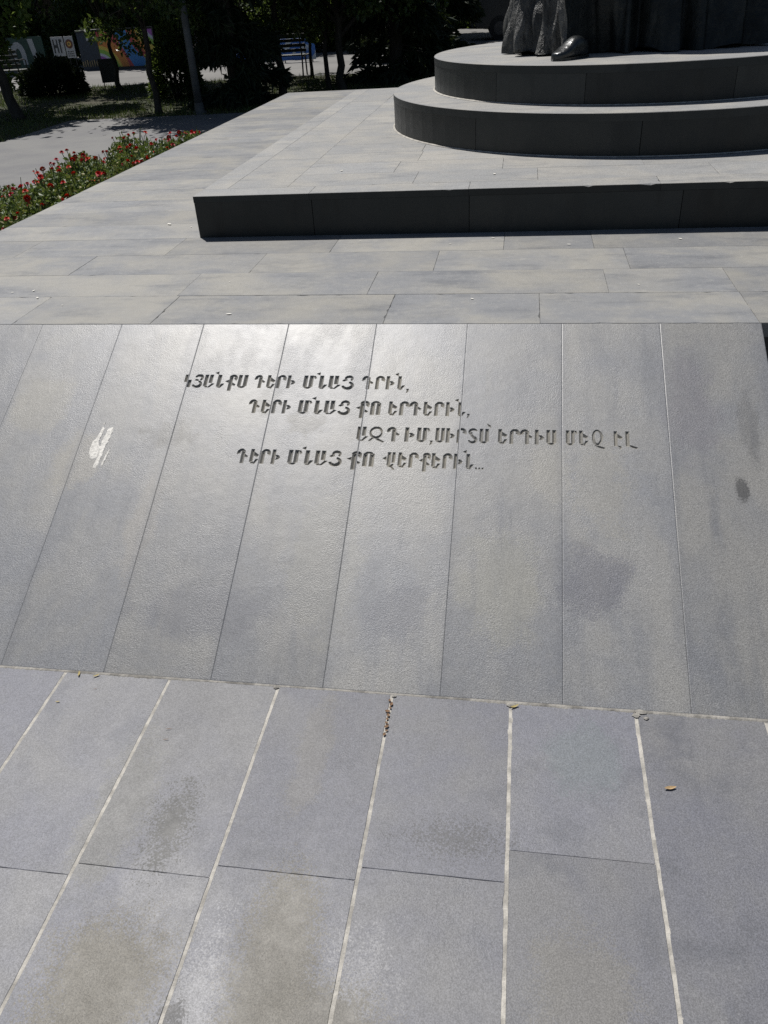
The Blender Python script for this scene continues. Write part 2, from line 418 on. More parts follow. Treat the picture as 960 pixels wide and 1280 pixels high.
def foot(x, s=.3): return [(x, .0), (x+.1, -.03), (x+s, .3), (x+s*.45, .3)]                       # rising wedge at the foot
def bowl_up(x0, x1, y=.2, w=(.14, .12, .14)): return arc((x0+x1)/2, y, (x1-x0)/2, y-.05, 180, 360, w)
def bowl_dn(x0, x1, y=.8, w=(.14, .12, .14)): return arc((x0+x1)/2, y, (x1-x0)/2, .95-y, 0, 180, w)
G = {
 'Կ': (.46, [rect(0, .42, 1), rect(.25, 0, .58), [(.12, .45), (.3, .3), (.3, .48), (.2, .55)]]),
 'Յ': (.62, [arc(.36, .76, .22, .19, 170, -60, (.12, .2, .12)), arc(.3, .27, .27, .22, 70, -160, (.1, .22, .1)), [(.1, .55), (.36, .5), (.36, .6), (.18, .66)]]),
 'Ա': (.66, [rect(0, .12, 1), rect(.33, .36, 1), [(.05, .14), (.15, .0), (.36, .0), (.22, .14)], [(.3, .0), (.42, .0), (.72, .3), (.56, .32)]]),
 'Ն': (.56, [rect(.1, .1, 1), [(-.16, 1.16), (.08, 1.04), (.08, 1.26)], foot(.26, .34), [(.1, .12), (.2, .0), (.32, .0), (.31, .12)]]),
 'Ք': (.66, [rect(.2, -.24, .86), tick_l(.17, .5, .22), arc(.42, .76, .2, .19, 165, -40, (.12, .16, .22)), tick_r(.43, .25, .24)]),
 'Ս': (.6, [rect(0, .14, 1), rect(.38, .14, 1), bowl_up(.1, .49)]),
 'Գ': (.74, [rect(.24, 0, .88), arc(.22, .74, .2, .2, 20, 200, (.12, .16, .24)), tick_r(.47, .5, .24)]),
 'Ե': (.62, [rect(0, .12, 1), [(.02, .14), (.14, 0), (.3, 0), (.3, .1), (.2, .14)], foot(.27, .32), tick_r(.22, .6, .36)]),
 'Ր': (.62, [rect(0, 0, .86), arc(.3, .74, .22, .21, 170, -25, (.14, .16, .26))]),
 'Ի': (.6, [rect(0, 0, 1), [(.24, .62), (.42, .62), (.58, .48), (.5, .34), (.28, .3), (.34, .46)]]),
 'Մ': (.74, [rect(0, .14, 1), rect(.34, .14, 1), bowl_up(.1, .45), [(.55, .98), (.68, .98), (.76, .82), (.68, .74), (.62, .86)]]),
 'Ց': (.68, [arc(.4, .79, .2, .16, -50, 230, (.1, .18, .1)), arc(.36, .28, .29, .24, 75, -170, (.12, .22, .14)), arc(.22, .58, .14, .1, 60, 170, (.1, .14))]),
 'Ո': (.58, [rect(0, 0, .86), rect(.36, 0, .86), bowl_dn(.1, .47)]),
 'Զ': (1.06, [arc(.42, .6, .36, .35, 0, 360, (.1, .16, .12, .16, .1), 26), [(-.02, .0), (.1, .0), (.4, .3), (.26, .3)], [(.3, .26), (.62, .16), (.98, -.04), (.9, -.1), (.5, .08)]]),
 'Տ': (.66, [arc(.36, .78, .24, .17, 20, 250, (.1, .16, .2)), [(.1, .72), (.3, .6), (.58, .3), (.5, .18), (.2, .5)], arc(.32, .22, .24, .18, 60, -170, (.2, .16, .1))]),
 'Վ': (.92, [tick_l(.24, .58, .26), rect(.3, .12, 1), rect(.64, .3, 1, .2), bowl_up(.4, .7, .2), [(.56, .0), (.66, .05), (.88, -.16), (.78, -.18)]]),
 'Է': (.66, [rect(0, 0, 1), tick_r(.24, .6, .34), [(.24, .0), (.42, .02), (.5, -.1), (.36, -.24), (.38, -.08)]]),
 'Լ': (.74, [rect(0, 0, 1), [(.2, .04), (.34, .06), (.78, -.08), (.72, -.16), (.4, -.1)]]),
 'Ջ': (.98, [arc(.42, .56, .26, .48, 60, 330, (.08, .17, .12), 16), arc(.42, .58, .3, .44, 80, -60, (.08, .17, .1)), [(.24, .02), (.4, .02), (.92, -.14), (.86, -.22), (.5, -.14)]]),
}
LINES = [(.2965, [('ԿՅԱՆՔՍ', -1.148, -.918), ('ԳԵՐԻ', -.887, -.744), ('ՄՆԱՑ', -.715, -.541), ('ԳՐԻՆ', -.506, -.364)], [(-.352, .302, 1)]),
         (.4035, [('ԳԵՐԻ', -.887, -.741), ('ՄՆԱՑ', -.715, -.540), ('ՔՈ', -.514, -.435), ('ԵՐԳԵՐԻՆ', -.407, -.154)], [(-.143, .402, 1)]),
         (.5085, [('ԱԶԳ', -.501, -.359), ('ԻՄ', -.343, -.263), ('ՍԻՐՏՍ', -.243, -.074), ('ԵՐԳԻՍ', -.043, .137), ('ՄԵՋ', .168, .290), ('ԷԼ', .314, .384)], [(-.256, .511, 1), (-.072, .444, 2)]),
         (.6075, [('ԳԵՐԻ', -.888, -.743), ('ՄՆԱՑ', -.717, -.541), ('ՔՈ', -.518, -.434), ('ՎԵՐՔԵՐԻՆ', -.405, -.117)], [(-.107, .606, 0), (-.097, .606, 0), (-.087, .606, 0)])]
LH = .056
def line_polys(li):
    v0, words, dots = LINES[li]; out = []
    for wd, ua, ub in words:
        gap = .13; tot = sum(G[ch][0] for ch in wd)+gap*(len(wd)-1)
        sx = (ub-ua)/tot; x = ua
        for ch in wd:
            wdt, polys = G[ch]
            for p in polys: out.append(np.array([(x+a*sx, v0-b*LH) for a, b in p]))
            x += (wdt+gap)*sx
    for u, v, k in dots:
        if k == 0: out.append(np.array([(u-.0028, v-.004), (u+.0028, v-.004), (u+.0028, v+.001), (u-.0028, v+.001)]))
        elif k == 1: out.append(np.array([(u-.004, v-.008), (u+.005, v-.008), (u+.003, v+.003), (u-.004, v+.009), (u-.001, v)]))
        else: out.append(np.array([(u-.008, v-.012), (u+.004, v-.004), (u+.005, v+.004), (u-.003, v-.002)]))
    return out
RES = .00125
U0, U1, V0, V1 = -1.18, .43, .222, .632
FU = np.arange(U0, U1+RES/2, RES); FV = np.arange(V0, V1+RES/2, RES)
DEP = np.zeros((len(FV), len(FU)), np.float32)
for li in range(4):
    for p in line_polys(li):
        i0, i1 = np.searchsorted(FU, p[:, 0].min()-.001), np.searchsorted(FU, p[:, 0].max()+.001)
        j0, j1 = np.searchsorted(FV, p[:, 1].min()-.001), np.searchsorted(FV, p[:, 1].max()+.001)
        uu, vv = np.meshgrid(FU[i0:i1], FV[j0:j1])
        ins = np.zeros(uu.shape, bool); dd = np.full(uu.shape, 9.0)
        for k in range(len(p)):
            a, b = p[k], p[(k+1) % len(p)]
            cond = (a[1] > vv) != (b[1] > vv)
            with np.errstate(divide='ignore', invalid='ignore'):
                xi = (b[0]-a[0])*(vv-a[1])/(b[1]-a[1]+1e-12)+a[0]
            ins ^= cond & (uu < xi)
            e = b-a; t = np.clip(((uu-a[0])*e[0]+(vv-a[1])*e[1])/(e@e+1e-12), 0, 1)
            dd = np.minimum(dd, np.hypot(uu-a[0]-t*e[0], vv-a[1]-t*e[1]))
        sd = np.where(ins, dd, -dd)+.0002
        dep = np.where(sd > 0, np.minimum(sd*1.12+.0006, .0095), 0)
        DEP[j0:j1, i0:i1] = np.maximum(DEP[j0:j1, i0:i1], dep)
VB = [V0-.01, (.3035+.343)/2, (.408+.449)/2, (.5185+.548)/2, V1+.01]
WORDS = []
for li in range(4):
    ws = LINES[li][1]
    bd = [-9]+[(ws[i][2]+ws[i+1][1])/2 for i in range(len(ws)-1)]+[9]
    if li == 2: bd[2] = -.2505
    WORDS += [(VB[li], VB[li+1], bd[i], bd[i+1]) for i in range(len(ws))]
panel_v, panel_f, panel_r = [], [], []
eng = [([], [], []) for _ in WORDS]
nb = 0; nbe = [0]*len(WORDS)
PL = PLEN
def add_grid(us, vs, dep, rnd):
    global nb
    UU, VV = np.meshgrid(us, vs)
    D = dep.copy()
    # softened slab edges
    D[:, 0] += .0006; D[:, -1] += .0006; D[0, :] += .0015; D[-1, :] += .0008
    tu, tn = np.array(SLOPE_T), np.array(SLOPE_N)
    V = np.array([0, PY, 0])[None] + UU.reshape(-1, 1)*np.array([1, 0, 0]) + VV.reshape(-1, 1)*tu - D.reshape(-1, 1)*tn
    nu, nv = len(us), len(vs)
    a = (np.arange(nv-1)[:, None]*nu+np.arange(nu-1)[None])
    Fq = np.stack([a, a+nu, a+nu+1, a+1], -1).reshape(-1, 4)
    dq = dep.reshape(-1)[Fq].max(1) > .0004
    vc = VV.reshape(-1)[Fq].mean(1); uc = UU.reshape(-1)[Fq].mean(1)
    Fp = Fq[~dq]; used = np.unique(Fp); mp_ = np.full(len(V), -1); mp_[used] = np.arange(len(used))
    panel_v.append(V[used]); panel_f.append(mp_[Fp]+nb); panel_r.append(np.full(len(used), rnd)); nb += len(used)
    for li, (va_, vb_, ua_, ub_) in enumerate(WORDS):
        Fe = Fq[dq & (vc > va_) & (vc <= vb_) & (uc > ua_) & (uc <= ub_)]
        if not len(Fe): continue
        used = np.unique(Fe); mp_ = np.full(len(V), -1); mp_[used] = np.arange(len(used))
        eng[li][0].append(V[used]); eng[li][1].append(mp_[Fe]+nbe[li]); eng[li][2].append(np.full(len(used), rnd)); nbe[li] += len(used)
for i in range(len(JP)-1):
    a, b = JP[i]+.00035, JP[i+1]-.00035
    rnd = random.random()
    coarse_v = lambda lo, hi: np.linspace(lo, hi, max(2, int(abs(hi-lo)/.06)+1))
    us = [a, a+.002]
    m_ = FU[(FU > a+.0025) & (FU < b-.0025)]
    edges_v = np.concatenate([[.0012, .0035], coarse_v(.03, V0)[:-1], FV, coarse_v(V1, PL-.006)[1:], [PL-.002]])
    if len(m_) > 4:
        pre = np.linspace(a+.03, m_[0], 4)[:-1] if m_[0]-a > .06 else np.array([])
        post = np.linspace(m_[-1], b-.03, 4)[1:] if b-m_[-1] > .06 else np.array([])
        us = np.concatenate([[a, a+.002], pre, m_, post, [b-.002, b]])
        dep = np.zeros((len(edges_v), len(us)), np.float32)
        jv = np.where(np.isin(edges_v, FV))[0]; ju = np.where(np.isin(us, m_))[0]
        iu = np.searchsorted(FU, m_[0]-1e-9)
        dep[np.ix_(jv, ju)] = DEP[:, iu:iu+len(m_)]
        add_grid(us, edges_v, dep, rnd)
    else:
        us = np.concatenate([[a, a+.002], np.linspace(a+.04, b-.04, 5), [b-.002, b]])
        vv = np.concatenate([[.0012, .0035], coarse_v(.03, PL-.03), [PL-.006, PL-.002]])
        add_grid(us, vv, np.zeros((len(vv), len(us)), np.float32), rnd)
panel = part(link('inscribed_panel', mesh_np('inscribed_panel', np.concatenate(panel_v), np.concatenate(panel_f), M_PANEL, attrs={'rnd': np.concatenate(panel_r)})))
M_CUT = basalt('cut_letter_stone', (.20, .197, .187), (.25, .235, .2), (.16, .158, .15), .5, .001, 260.0, (.65, .8), tint_amt=.05, spec=.3)
for li in range(len(WORDS)):
    part(link('engraved_word', mesh_np('engraved_word', np.concatenate(eng[li][0]), np.concatenate(eng[li][1]), M_CUT, attrs={'rnd': np.concatenate(eng[li][2])})), panel)
# wedge body under the slabs with the polished cheek on its side
wd = MB(); x0, x1 = JP[0]+.004, JP[-1]-.004
o = .012
prof = [(PY-.004, -o-.004), (PY-1.1975+.02, GZ+.0), (PY-1.1975+.02, GZ-.03), (PY-.004, GZ-.03)]
prof = [(PY-.001, -.0125), (PY-1.178, GZ-.001), (PY-1.172, GZ-.03), (PY-.001, GZ-.03)]
wd.prism(prof, x1-x0, 'x', x0)
part(wd.build('panel_core', M_DUST))
ck = MB(); pr2 = [(PY+.004, -.004), (PY-1.194, GZ-.001), (PY-1.194, GZ-.03), (PY+.004, GZ-.03)]
ck.prism(pr2, .02, 'x', JP[-1]-.021); part(ck.build('panel_cheek', M_RISER))
ck = MB(); ck.prism(pr2, .02, 'x', JP[0]+.001); part(ck.build('panel_cheek', M_RISER))
# white smear of paint on the sloping panel
sm = MB()
for poly in ([(-1.395,.472),(-1.398,.495),(-1.405,.522),(-1.411,.536),(-1.414,.556),(-1.413,.579),(-1.405,.601),(-1.394,.606),(-1.379,.602),(-1.377,.581),(-1.379,.561),(-1.389,.545),(-1.392,.520),(-1.386,.495),(-1.387,.48)],
             [(-1.361,.474),(-1.371,.481),(-1.376,.505),(-1.381,.535),(-1.379,.568),(-1.377,.601),(-1.38,.636),(-1.374,.645),(-1.367,.632),(-1.364,.603),(-1.362,.577),(-1.36,.548),(-1.355,.518),(-1.352,.491),(-1.355,.477)],
             [(-1.342,.56),(-1.347,.572),(-1.352,.592),(-1.355,.619),(-1.353,.638),(-1.348,.628),(-1.344,.6),(-1.340,.573)],
             [(-1.388,.458),(-1.393,.455),(-1.396,.463),(-1.391,.468)]):
    q = []
    for k in range(len(poly)):
        a = np.array(poly[k]); b = np.array(poly[(k+1) % len(poly)])
        for t in (0, .33, .66): q.append(a+(b-a)*t+rng.normal(0, .0012, 2))
    cx = np.mean(q, 0); n = len(q)
    top = [P3(*(cx+(p-cx)*.86), .0012) for p in q]; bot = [P3(*p, .0001) for p in q]
    sm.add(bot+top, [(i, (i+1) % n, n+(i+1) % n, n+i) for i in range(n)]+[tuple(range(n, 2*n))])
part(sm.build('paint_smear', M_WHITE, fixn=True), panel)
# crumbling mortar bead where the panel meets the paving
mbd = MB(); n = 700; A = []; B = []; C_ = []; ph = random.random()
for k in range(n+1):
    x = JP[0]+(JP[-1]-JP[0])*k/n
    a_ = .5+.3*math.sin(x*4.1+ph)+.3*math.sin(x*11.7+1)+.22*math.sin(x*37+2)
    wv = max(0.0, a_)*random.uniform(.3, 1.0)*.0055
    A.append((x, 1.5186, GZ+.0014+wv*.15)); B.append((x, 1.5140-wv*.4, GZ+.0006+wv*.16)); C_.append((x, 1.5115-wv, GZ-.0010))
mbd.add(A+B+C_, [(k, k+1, n+2+k, n+1+k) for k in range(n)]+[(n+1+k, n+2+k, 2*n+3+k, 2*n+2+k) for k in range(n)])
for cx, cy, r in ((.34, 1.50, .012), (.365, 1.492, .008), (.352, 1.513, .016), (.02, 1.505, .013), (-.62, 1.508, .009), (-.29, 1.507, .008)):
    q = [(cx+r*random.uniform(.6, 1.1)*math.cos(a), cy+.7*r*random.uniform(.6, 1.1)*math.sin(a), GZ+.0022) for a in np.linspace(0, 2*math.pi, 12)[:-1]]
    mbd.add([(cx, cy, GZ+.005)]+q, [(0, 1+i, 1+(i+1) % 11) for i in range(11)])
part(mbd.build('mortar_bead', plain('dirty_mortar', (.24, .228, .205), .9, nscale=30, namt=.4, bump=.6, bscale=180), fixn=False))

# square step
SX0, SX1, SY0, SY1, SH = -1.5835, 3.05, 3.928, 8.46, .198
stp = MB()
def step_slab(a, b, c_, d): slab_grid(stp, a+.0005, b-.0005, c_+.0005, d-.0005, SH+random.uniform(-.0005, .0005), .03, random.random(), .0012, .0002, 1, chips=.07 if c_ == SY0 else .01)
for a, b in zip([SX0, -1.0, -.238, .62, 1.45, 2.3], [-1.0, -.238, .62, 1.45, 2.3, SX1]): step_slab(a, b, SY0, 4.085)
ys = [4.085+.9*i for i in range(5)]+[SY1]
for a, b in zip(ys[:-1], ys[1:]): step_slab(SX0, -1.455, a, b)
ys = [4.085, 4.85, 5.75, 6.5, 7.5, SY1]
for a, b in zip(ys[:-1], ys[1:]): step_slab(-1.455, -1.145, a, b)
rows = [4.085, 4.375, 4.675, 4.97]; FX = [[-.52, .08, .9, 1.9], [-.65, .30, -.0, 1.2], [-.56, .5, 1.4], []]
FX = [[-.519, .08, .9, 1.9], [-.652, -.095, .6, 1.5], [-.56, .45, 1.3, 2.2]]
for k in range(3):
    xs = [-1.145]+FX[k]+[SX1]
    for a, b in zip(xs[:-1], xs[1:]): step_slab(a, b, rows[k], rows[k+1])
y = 4.97
while y < SY1-.1:
    y2 = min(y+.31, SY1)
    xs = [-1.145, -.6+random.uniform(-.2, .2)]
    for a, b in ((-1.145, xs[1]), (xs[1], .6), (.6, 1.6), (1.6, SX1)): step_slab(a, b, y, y2)
    y = y2
step = part(stp.build('plinth_step', [M_STEP, M_RISER], fixn=False))
sr = MB()
for a, b in zip([SX0, -.99, -.235, .72, 1.6, 2.4], [-.99, -.235, .72, 1.6, 2.4, SX1]):
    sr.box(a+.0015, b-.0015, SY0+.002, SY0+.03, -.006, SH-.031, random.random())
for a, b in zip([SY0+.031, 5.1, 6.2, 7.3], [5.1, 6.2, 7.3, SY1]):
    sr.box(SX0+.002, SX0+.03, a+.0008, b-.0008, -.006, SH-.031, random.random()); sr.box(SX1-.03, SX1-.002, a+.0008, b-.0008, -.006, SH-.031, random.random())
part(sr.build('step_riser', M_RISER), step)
part(MB().box(SX0+.031, SX1-.031, SY0+.031, SY1-.004, -.006, SH-.033).build('step_core', M_DARK), step)

# round tiers
CX, CY = .734, 6.18
def tier(name, r, z0, h, joints):
    top = MB(); n = 160
    ths = np.linspace(0, 2*math.pi, n, endpoint=False)
    rings = [(r, -.0405), (r, -.0025), (r-.0025, 0.0), (r*.8, 0.0), (r*.4, 0.0)]
    vs = [(CX+rr*math.cos(t), CY+rr*math.sin(t), z0+h+dz) for rr, dz in rings for t in ths]+[(CX, CY, z0+h)]
    fs = [(k*n+i, k*n+(i+1) % n, (k+1)*n+(i+1) % n, (k+1)*n+i) for k in range(len(rings)-1) for i in range(n)]
    fs += [((len(rings)-1)*n+i, (len(rings)-1)*n+(i+1) % n, len(vs)-1) for i in range(n)]
    top.add(vs, fs, .5); top.mi[:n] = [1]*n
    t = part(top.build(name, [M_STEP, M_RISER], fixn=False))
    sd_ = MB(); js = sorted(joints)
    for a, b in zip(js, js[1:]+[js[0]+360]):
        k = max(3, int((b-a)/4)); aa = [R(a+.06+(b-a-.12)*i/k) for i in range(k+1)]
        r1_, r0_ = r-.0015, r-.03
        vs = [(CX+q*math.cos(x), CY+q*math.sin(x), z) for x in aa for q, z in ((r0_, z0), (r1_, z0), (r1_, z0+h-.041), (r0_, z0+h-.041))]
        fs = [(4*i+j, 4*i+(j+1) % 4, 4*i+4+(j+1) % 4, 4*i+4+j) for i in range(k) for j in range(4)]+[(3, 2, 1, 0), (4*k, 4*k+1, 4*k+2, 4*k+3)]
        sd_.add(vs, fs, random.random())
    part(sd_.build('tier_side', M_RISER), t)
    cr = MB(); cr.tube([(CX, CY, z0-.003), (CX, CY, z0+h-.042)], r-.031, 64)
    part(cr.build('tier_core', M_DARK), t)
    # thin pale mortar fillet at the foot
    ft = MB(); vs = [(CX+q*math.cos(t_), CY+q*math.sin(t_), z) for q, z in ((r+.0005, z0+.006), (r+.012, z0+.0015)) for t_ in ths]
    ft.add(vs, [(i, n+i, n+(i+1) % n, (i+1) % n) for i in range(n)])
    part(ft.build('mortar_fillet', M_MORTAR, fixn=False), t)
    return t
tier('lower_round_tier', 1.613, SH, .208, [205, 232, 265, 300, 335, 10, 50, 90, 130, 170])
tier('upper_round_tier', 1.334, SH+.208, .194, [198, 228, 252, 285, 320, 0, 45, 90, 135, 165])
TZ = SH+.208+.194

# ------------------------------------------------------------------ bronze statue
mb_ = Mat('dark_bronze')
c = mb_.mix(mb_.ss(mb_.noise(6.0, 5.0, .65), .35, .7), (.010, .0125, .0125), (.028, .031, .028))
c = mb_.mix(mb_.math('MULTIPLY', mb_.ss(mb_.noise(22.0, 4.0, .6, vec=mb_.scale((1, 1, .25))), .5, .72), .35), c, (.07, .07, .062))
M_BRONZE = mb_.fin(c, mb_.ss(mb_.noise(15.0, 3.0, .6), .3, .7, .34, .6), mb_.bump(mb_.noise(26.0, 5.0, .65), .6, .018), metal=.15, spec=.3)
mb2 = Mat('sunlit_bronze')  # paler bronze for the sun side of the robe, sunlight put into its colour
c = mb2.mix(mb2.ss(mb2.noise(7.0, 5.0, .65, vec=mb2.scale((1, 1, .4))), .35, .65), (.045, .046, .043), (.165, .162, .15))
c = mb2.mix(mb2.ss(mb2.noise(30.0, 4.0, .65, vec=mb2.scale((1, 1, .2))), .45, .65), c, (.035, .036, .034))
M_BRONZE_SUNLIT = mb2.fin(c, mb2.ss(mb2.noise(15.0, 3.0, .6), .3, .7, .4, .65), mb2.bump(mb2.noise(34.0, 5.0, .7, vec=mb2.scale((1, 1, .35))), .9, .03), metal=.1, spec=.5)
st = empty('bronze_statue', (.68, 6.2, TZ), 0, 'dark bronze statue in a long folded robe standing on the round tiers', 'statue')
def robe():
    nt_, nh = 360, 110; H = 2.35
    hs = np.linspace(0, 1, nh)
    V = []
    for hI in hs:
        z = H*hI
        # waist, chest, shoulders, neck
        kx = np.interp(hI, [0, .1, .3, .52, .70, .84, .90, .94, 1], [.765, .74, .68, .55, .56, .60, .46, .19, .13])
        ky = np.interp(hI, [0, .1, .3, .52, .70, .84, .90, .94, 1], [.92, .86, .70, .44, .42, .38, .30, .17, .14])
        amp = np.interp(hI, [0, .05, .35, .6, .85, 1], [.085, .08, .055, .03, .02, .0])
        cy = np.interp(hI, [0, .5, 1], [0.0, .1, .14])
        for k in range(nt_):
            th = 2*math.pi*k/nt_
            f = (math.sin(9*th+1.1+1.1*hI)+.7*math.sin(17*th+2.0*math.sin(3*hI)+.4)+.55*math.sin(29*th+2.2-1.5*hI)+.35*math.sin(43*th+.4))
            fo = amp*(abs(f)**.8*math.copysign(1, f))*.42
            ca, sa = math.cos(th), math.sin(th)
            se = (abs(ca)**2.5+abs(sa)**2.5)**(-1/2.5)
            rr = 1+fo/.6
            x = kx*ca*se*rr; y = cy+ky*sa*se*rr
            sunlit_coat = 1 if 146 < math.degrees(th) < 236 else 0
            if sunlit_coat:
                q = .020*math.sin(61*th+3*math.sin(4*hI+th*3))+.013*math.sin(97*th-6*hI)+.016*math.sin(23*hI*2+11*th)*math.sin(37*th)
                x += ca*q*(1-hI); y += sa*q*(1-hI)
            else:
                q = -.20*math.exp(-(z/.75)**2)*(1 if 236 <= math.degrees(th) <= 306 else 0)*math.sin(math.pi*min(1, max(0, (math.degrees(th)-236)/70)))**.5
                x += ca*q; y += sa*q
            # hollow where the shoe comes out, front left
            dd = math.exp(-((th-R(243))/.17)**2)*max(0, 1-z/.42)
            x -= ca*.20*dd*kx; y -= sa*.26*dd*ky
            zz = z
            if hI == 0: zz = .012+.02*math.sin(7*th)*.5+.01*math.sin(19*th)
            V.append((x, y, max(zz, .003)))
    F = [(i*nt_+k, i*nt_+(k+1) % nt_, (i+1)*nt_+(k+1) % nt_, (i+1)*nt_+k) for i in range(nh-1) for k in range(nt_)]
    F.append(tuple((nh-1)*nt_+k for k in range(nt_)))
    V = np.array(V)
    for nm, mt, want in (('robe', M_BRONZE, 0), ('sunlit_coat', M_BRONZE_SUNLIT, 1)):  # one loft split by angle: sun side painted pale, shaded front near black
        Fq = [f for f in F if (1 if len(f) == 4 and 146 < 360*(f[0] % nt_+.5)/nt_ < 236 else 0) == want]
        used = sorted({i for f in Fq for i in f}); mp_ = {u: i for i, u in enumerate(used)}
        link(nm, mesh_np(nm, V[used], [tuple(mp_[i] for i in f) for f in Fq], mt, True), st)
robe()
def skin_mesh(name, verts, edges, radii, mat, parent, sub=2):
    me = bpy.data.meshes.new(name); me.from_pydata(verts, edges, []); o = link(name, me, parent)
    s = o.modifiers.new('skin', 'SKIN'); s.use_smooth_shade = True
    for i, r_ in enumerate(radii): me.skin_vertices[0].data[i].radius = r_ if isinstance(r_, tuple) else (r_, r_)
    me.skin_vertices[0].data[0].use_root = True
    u = o.modifiers.new('sub', 'SUBSURF'); u.levels = sub; u.render_levels = sub
    me.materials.append(mat); return o
M_SHOE = plain('glossy_bronze', (.02, .023, .024), .26, metal=.3, nscale=20, namt=.4, bump=.5, bscale=45, spec=.7)
def shoe(x, y, rz):
    """lofted leather shoe, toe towards +X before turning"""
    secs = [(-.15, .0, .052, .10, .0), (-.12, .0, .062, .135, .0), (-.04, .0, .060, .15, .0), (.02, .004, .062, .118, .0), (.08, .006, .066, .082, .0), (.13, .004, .06, .062, .0), (.165, .0, .042, .05, .0), (.178, -.002, .018, .038, .004)]
    n = 24; V = []
    for sx, cy, hw, hh, z0 in secs:
        for k in range(n):
            a = 2*math.pi*k/n; ca, sa = math.cos(a), math.sin(a)
            px = cy+hw*math.copysign(abs(ca)**.75, ca); pz = z0+hh*(.5+.5*math.copysign(abs(sa)**.7, sa))
            V.append((sx, px, max(pz, z0)))
    m = len(secs)
    F = [(i*n+k, i*n+(k+1) % n, (i+1)*n+(k+1) % n, (i+1)*n+k) for i in range(m-1) for k in range(n)]+[tuple(range(n))[::-1], tuple((m-1)*n+k for k in range(n))]
    o = link('shoe', mesh_np('shoe', V, F, M_SHOE, True), st); o.location = (x, y, .002); o.rotation_euler = (0, 0, rz); o.scale = (.78,)*3
    s = o.modifiers.new('sub', 'SUBSURF'); s.levels = 1; s.render_levels = 2
    sole = MB()
    pts = [(-.155, -.05), (-.05, -.058), (.08, -.07), (.15, -.05), (.185, 0), (.15, .052), (.08, .072), (-.05, .06), (-.155, .05)]
    sole.prism(pts, .016, 'z', -.001); sole.build('sole', M_SHOE, o)
    return o
shoe(-.43, -.90, R(228))
def head():
    bm = bmesh.new(); bmesh.ops.create_uvsphere(bm, u_segments=32, v_segments=24, radius=1)
    for v in bm.verts:
        x, y, z = v.co
        jaw = 1-.28*max(0, -z); x *= .135*jaw; yy = y*.16*(1-.12*max(0, -z)); zz = z*.20
        front = max(0, -y)
        nose = math.exp(-(v.co.x/.16)**2-((z+.05)/.25)**2)*front*.035
        brow = math.exp(-((z-.22)/.1)**2)*front*.010
        eye = (math.exp(-((v.co.x-.38)/.14)**2-((z-.08)/.09)**2)+math.exp(-((v.co.x+.38)/.14)**2-((z-.08)/.09)**2))*front*.014
        mouth = math.exp(-(v.co.x/.32)**2-((z+.48)/.05)**2)*front*.008
        chin = math.exp(-(v.co.x/.3)**2-((z+.78)/.15)**2)*front*.02
        v.co = (x, yy-nose-brow+eye+mouth-chin, zz)
    me = bpy.data.meshes.new('head'); bm.to_mesh(me); bm.free()
    me.polygons.foreach_set('use_smooth', [True]*len(me.polygons)); me.materials.append(M_BRONZE)
    h = link('head', me, st); h.location = (0, .12, 2.50)
    for s in (-1, 1):
        hm = MB(); hm.tube([(s*.135, .0, -.05), (s*.15, .012, .0), (s*.142, .02, .05)], [.012, .022, .014], 8)
        hm.build('ear', M_BRONZE, h, True)
    bm = bmesh.new(); bmesh.ops.create_uvsphere(bm, u_segments=28, v_segments=18, radius=1)
    bmesh.ops.delete(bm, geom=[v for v in bm.verts if v.co.z < -.1 or (v.co.y < -.45 and v.co.z < .45)], context='VERTS')
    for v in bm.verts:
        k = 1+.04*math.sin(v.co.x*23)*math.sin(v.co.y*19+v.co.z*11); v.co = (v.co.x*.15*k, v.co.y*.172*k+.012, v.co.z*.222*k)
    me = bpy.data.meshes.new('hair'); bm.to_mesh(me); bm.free(); me.materials.append(M_BRONZE)
    link('hair', me, h)
head()

# ------------------------------------------------------------------ leaves and trees
def leaf_arrays(P, size, squash=.5, droop=.0, seed=0, aim=None):
    """diamond leaves folded on their midrib: P (n,3) base points"""
    g = np.random.default_rng(seed); n = len(P)
    d = g.normal(size=(n, 3)); 
    if aim is not None: d = d*.75+aim
    d[:, 2] -= droop
    d /= np.linalg.norm(d, axis=1, keepdims=True)
    q = g.normal(size=(n, 3)); s = np.cross(d, q); s /= np.linalg.norm(s, axis=1, keepdims=True)
    nn = np.cross(s, d); L = size*g.uniform(.6, 1.25, (n, 1)); Wd = L*squash*.5
    mid = P+d*L*.45
    V = np.stack([P, mid+s*Wd+nn*L*.10, P+d*L, mid-s*Wd+nn*L*.10], 1).reshape(-1, 3)
    a = np.arange(n)*4
    F = np.stack([a, a+1, a+2, a+3], 1)
    return V, F, np.repeat(g.uniform(0, 1, n), 4)
def leaf_mesh(name, P, size, mat, **kw):
    V, F, r_ = leaf_arrays(P, size, **kw)
    return mesh_np(name, V, F, mat, attrs={'rnd': r_})
M_LEAF = leafmat('broad_leaf', (.022, .042, .013), (.036, .064, .018), (.10, .14, .04), .36, .36)
M_LEAF_SUNLIT = leafmat('sunlit_leaf', (.05, .10, .02), (.085, .14, .03), (.14, .19, .05), .35)  # leaf colour brightened to stand for sun on the leaves
M_NEEDLE = leafmat('needle', (.010, .020, .009), (.016, .028, .011), (.026, .04, .015), .05, .6)
M_ROSE_LEAF = leafmat('rose_leaf', (.05, .088, .022), (.115, .16, .042), (.27, .24, .085), .25, .5)
mk = Mat('bark'); c = mk.mix(mk.ss(mk.noise(9.0, 5.0, .7, vec=mk.scale((3, 3, .5))), .35, .65), (.022, .018, .014), (.06, .052, .043))
M_BARK = mk.fin(c, .9, mk.bump(mk.noise(22.0, 5.0, .65, vec=mk.scale((3, 3, .5))), .8, .02))

